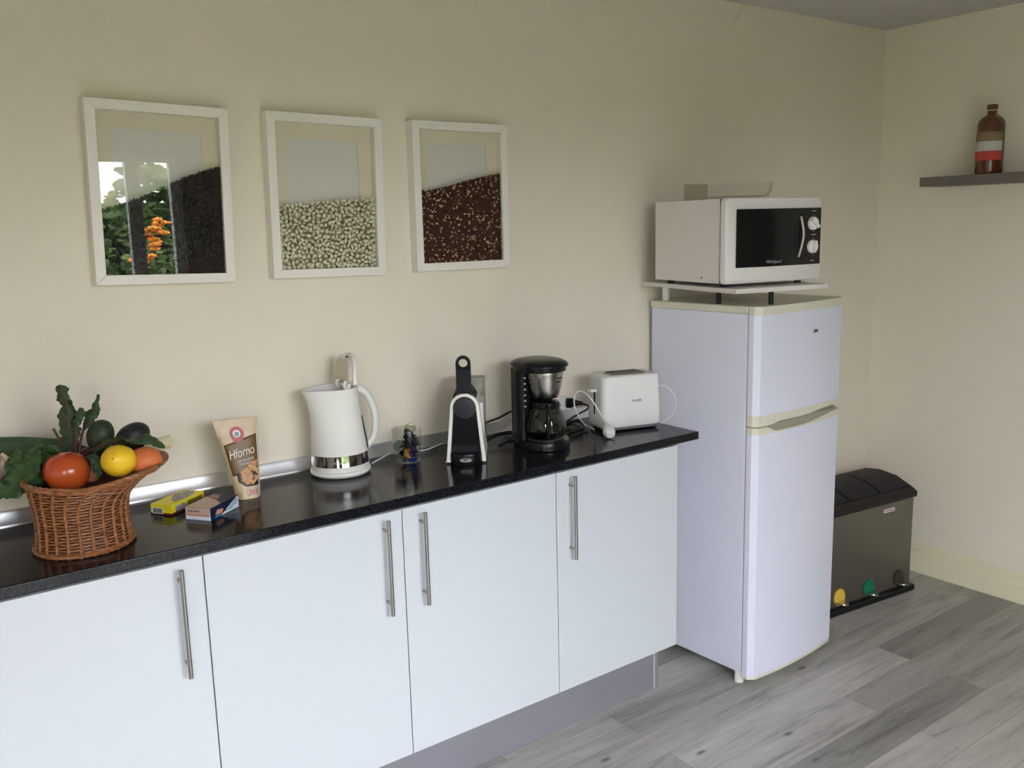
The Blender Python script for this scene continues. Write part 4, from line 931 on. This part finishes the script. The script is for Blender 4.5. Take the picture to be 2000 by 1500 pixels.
beetleaf([(180, 885, .0), (205, 868, -.01), (235, 858, -.02), (270, 858, -.03), (300, 862, -.03), (322, 874, -.03)], [.004, .008, .016, .018, .015, .011, .004], [(155, 905, .02), (168, 885, .0), (195, 872, -.008), (235, 860, -.02)], 17, .3)
beetleaf([(170, 890, -.02), (188, 900, -.03), (192, 920, -.035), (190, 936, -.04)], [.006, .014, .016, .010, .003], [(152, 905, .01), (162, 895, -.01), (178, 893, -.025)], 21, .3)
beetleaf([(135, 895, .0), (110, 884, -.01), (85, 880, -.015), (65, 892, -.02), (55, 915, -.03), (50, 945, -.03)], [.004, .012, .018, .022, .026, .022, .010], [(148, 905, .01), (125, 886, -.005), (100, 880, -.012)], 25, .3, M_salad)
CH = thing('chard_leaves', 'drooping green chard leaves hanging over the left rim of the basket', 'chard', (0, 0, 0))
for k, (path, wid) in enumerate([([(75, 885, -.03), (60, 905, -.04), (35, 935, -.05), (10, 958, -.05), (-15, 962, -.05)], [.014, .030, .034, .026, .012]),
                                 ([(85, 880, -.02), (80, 905, -.03), (70, 925, -.035), (60, 948, -.035)], [.010, .028, .030, .022, .008]),
                                 ([(70, 888, -.02), (45, 893, -.025), (25, 905, -.03), (15, 925, -.035)], [.012, .024, .026, .016, .006]),
                                 ([(95, 890, -.01), (92, 910, -.02), (80, 935, -.02), (72, 950, -.02)], [.008, .018, .022, .015, .005])]):
    leaf([V_(*p) for p in path], wid, .28, seed=31 + k * 3).build('leaf', M_salad, CH, solid=.0008)
# garlic bulb at the left
GL = thing('garlic_bulb', 'pinkish garlic bulb with a dry stalk at the left end of the basket', 'garlic', V_(2, 915, .01))
def gsh(v): a = math.atan2(v.y, v.x); return Vector((v.x * (1 + .06 * cos(8 * a)), v.y * (1 + .06 * cos(8 * a)), v.z))
g0 = blob('bulb', (0, 0, 0), (.036, .034, .036), ramp2('garlic_skin', [(.35, (.20, .11, .10)), (.65, (.52, .42, .34))], 12, .6, stretch=(5, 5, 1)), None, None, .04, 2, 4, parent=GL, shape=gsh, R=Matrix.Rotation(.35, 3, 'Y'))
L0 = GL.location
MB().tube([V_(18, 902, -.01) - L0, V_(12, 893, -.015) - L0, V_(3, 887, -.015) - L0], .005, 8).build('stalk', mat('dry_stalk', (.55, .42, .26), .7), GL)
# dark fill of smaller produce under the visible layer
blob('red_onion', V_(128, 948, .05), (.042, .040, .038), mat('red_onion_skin', (.10, .02, .03), .4), 'dark red onion low in the basket under the tomato', 'onion', .03, 2, 3)
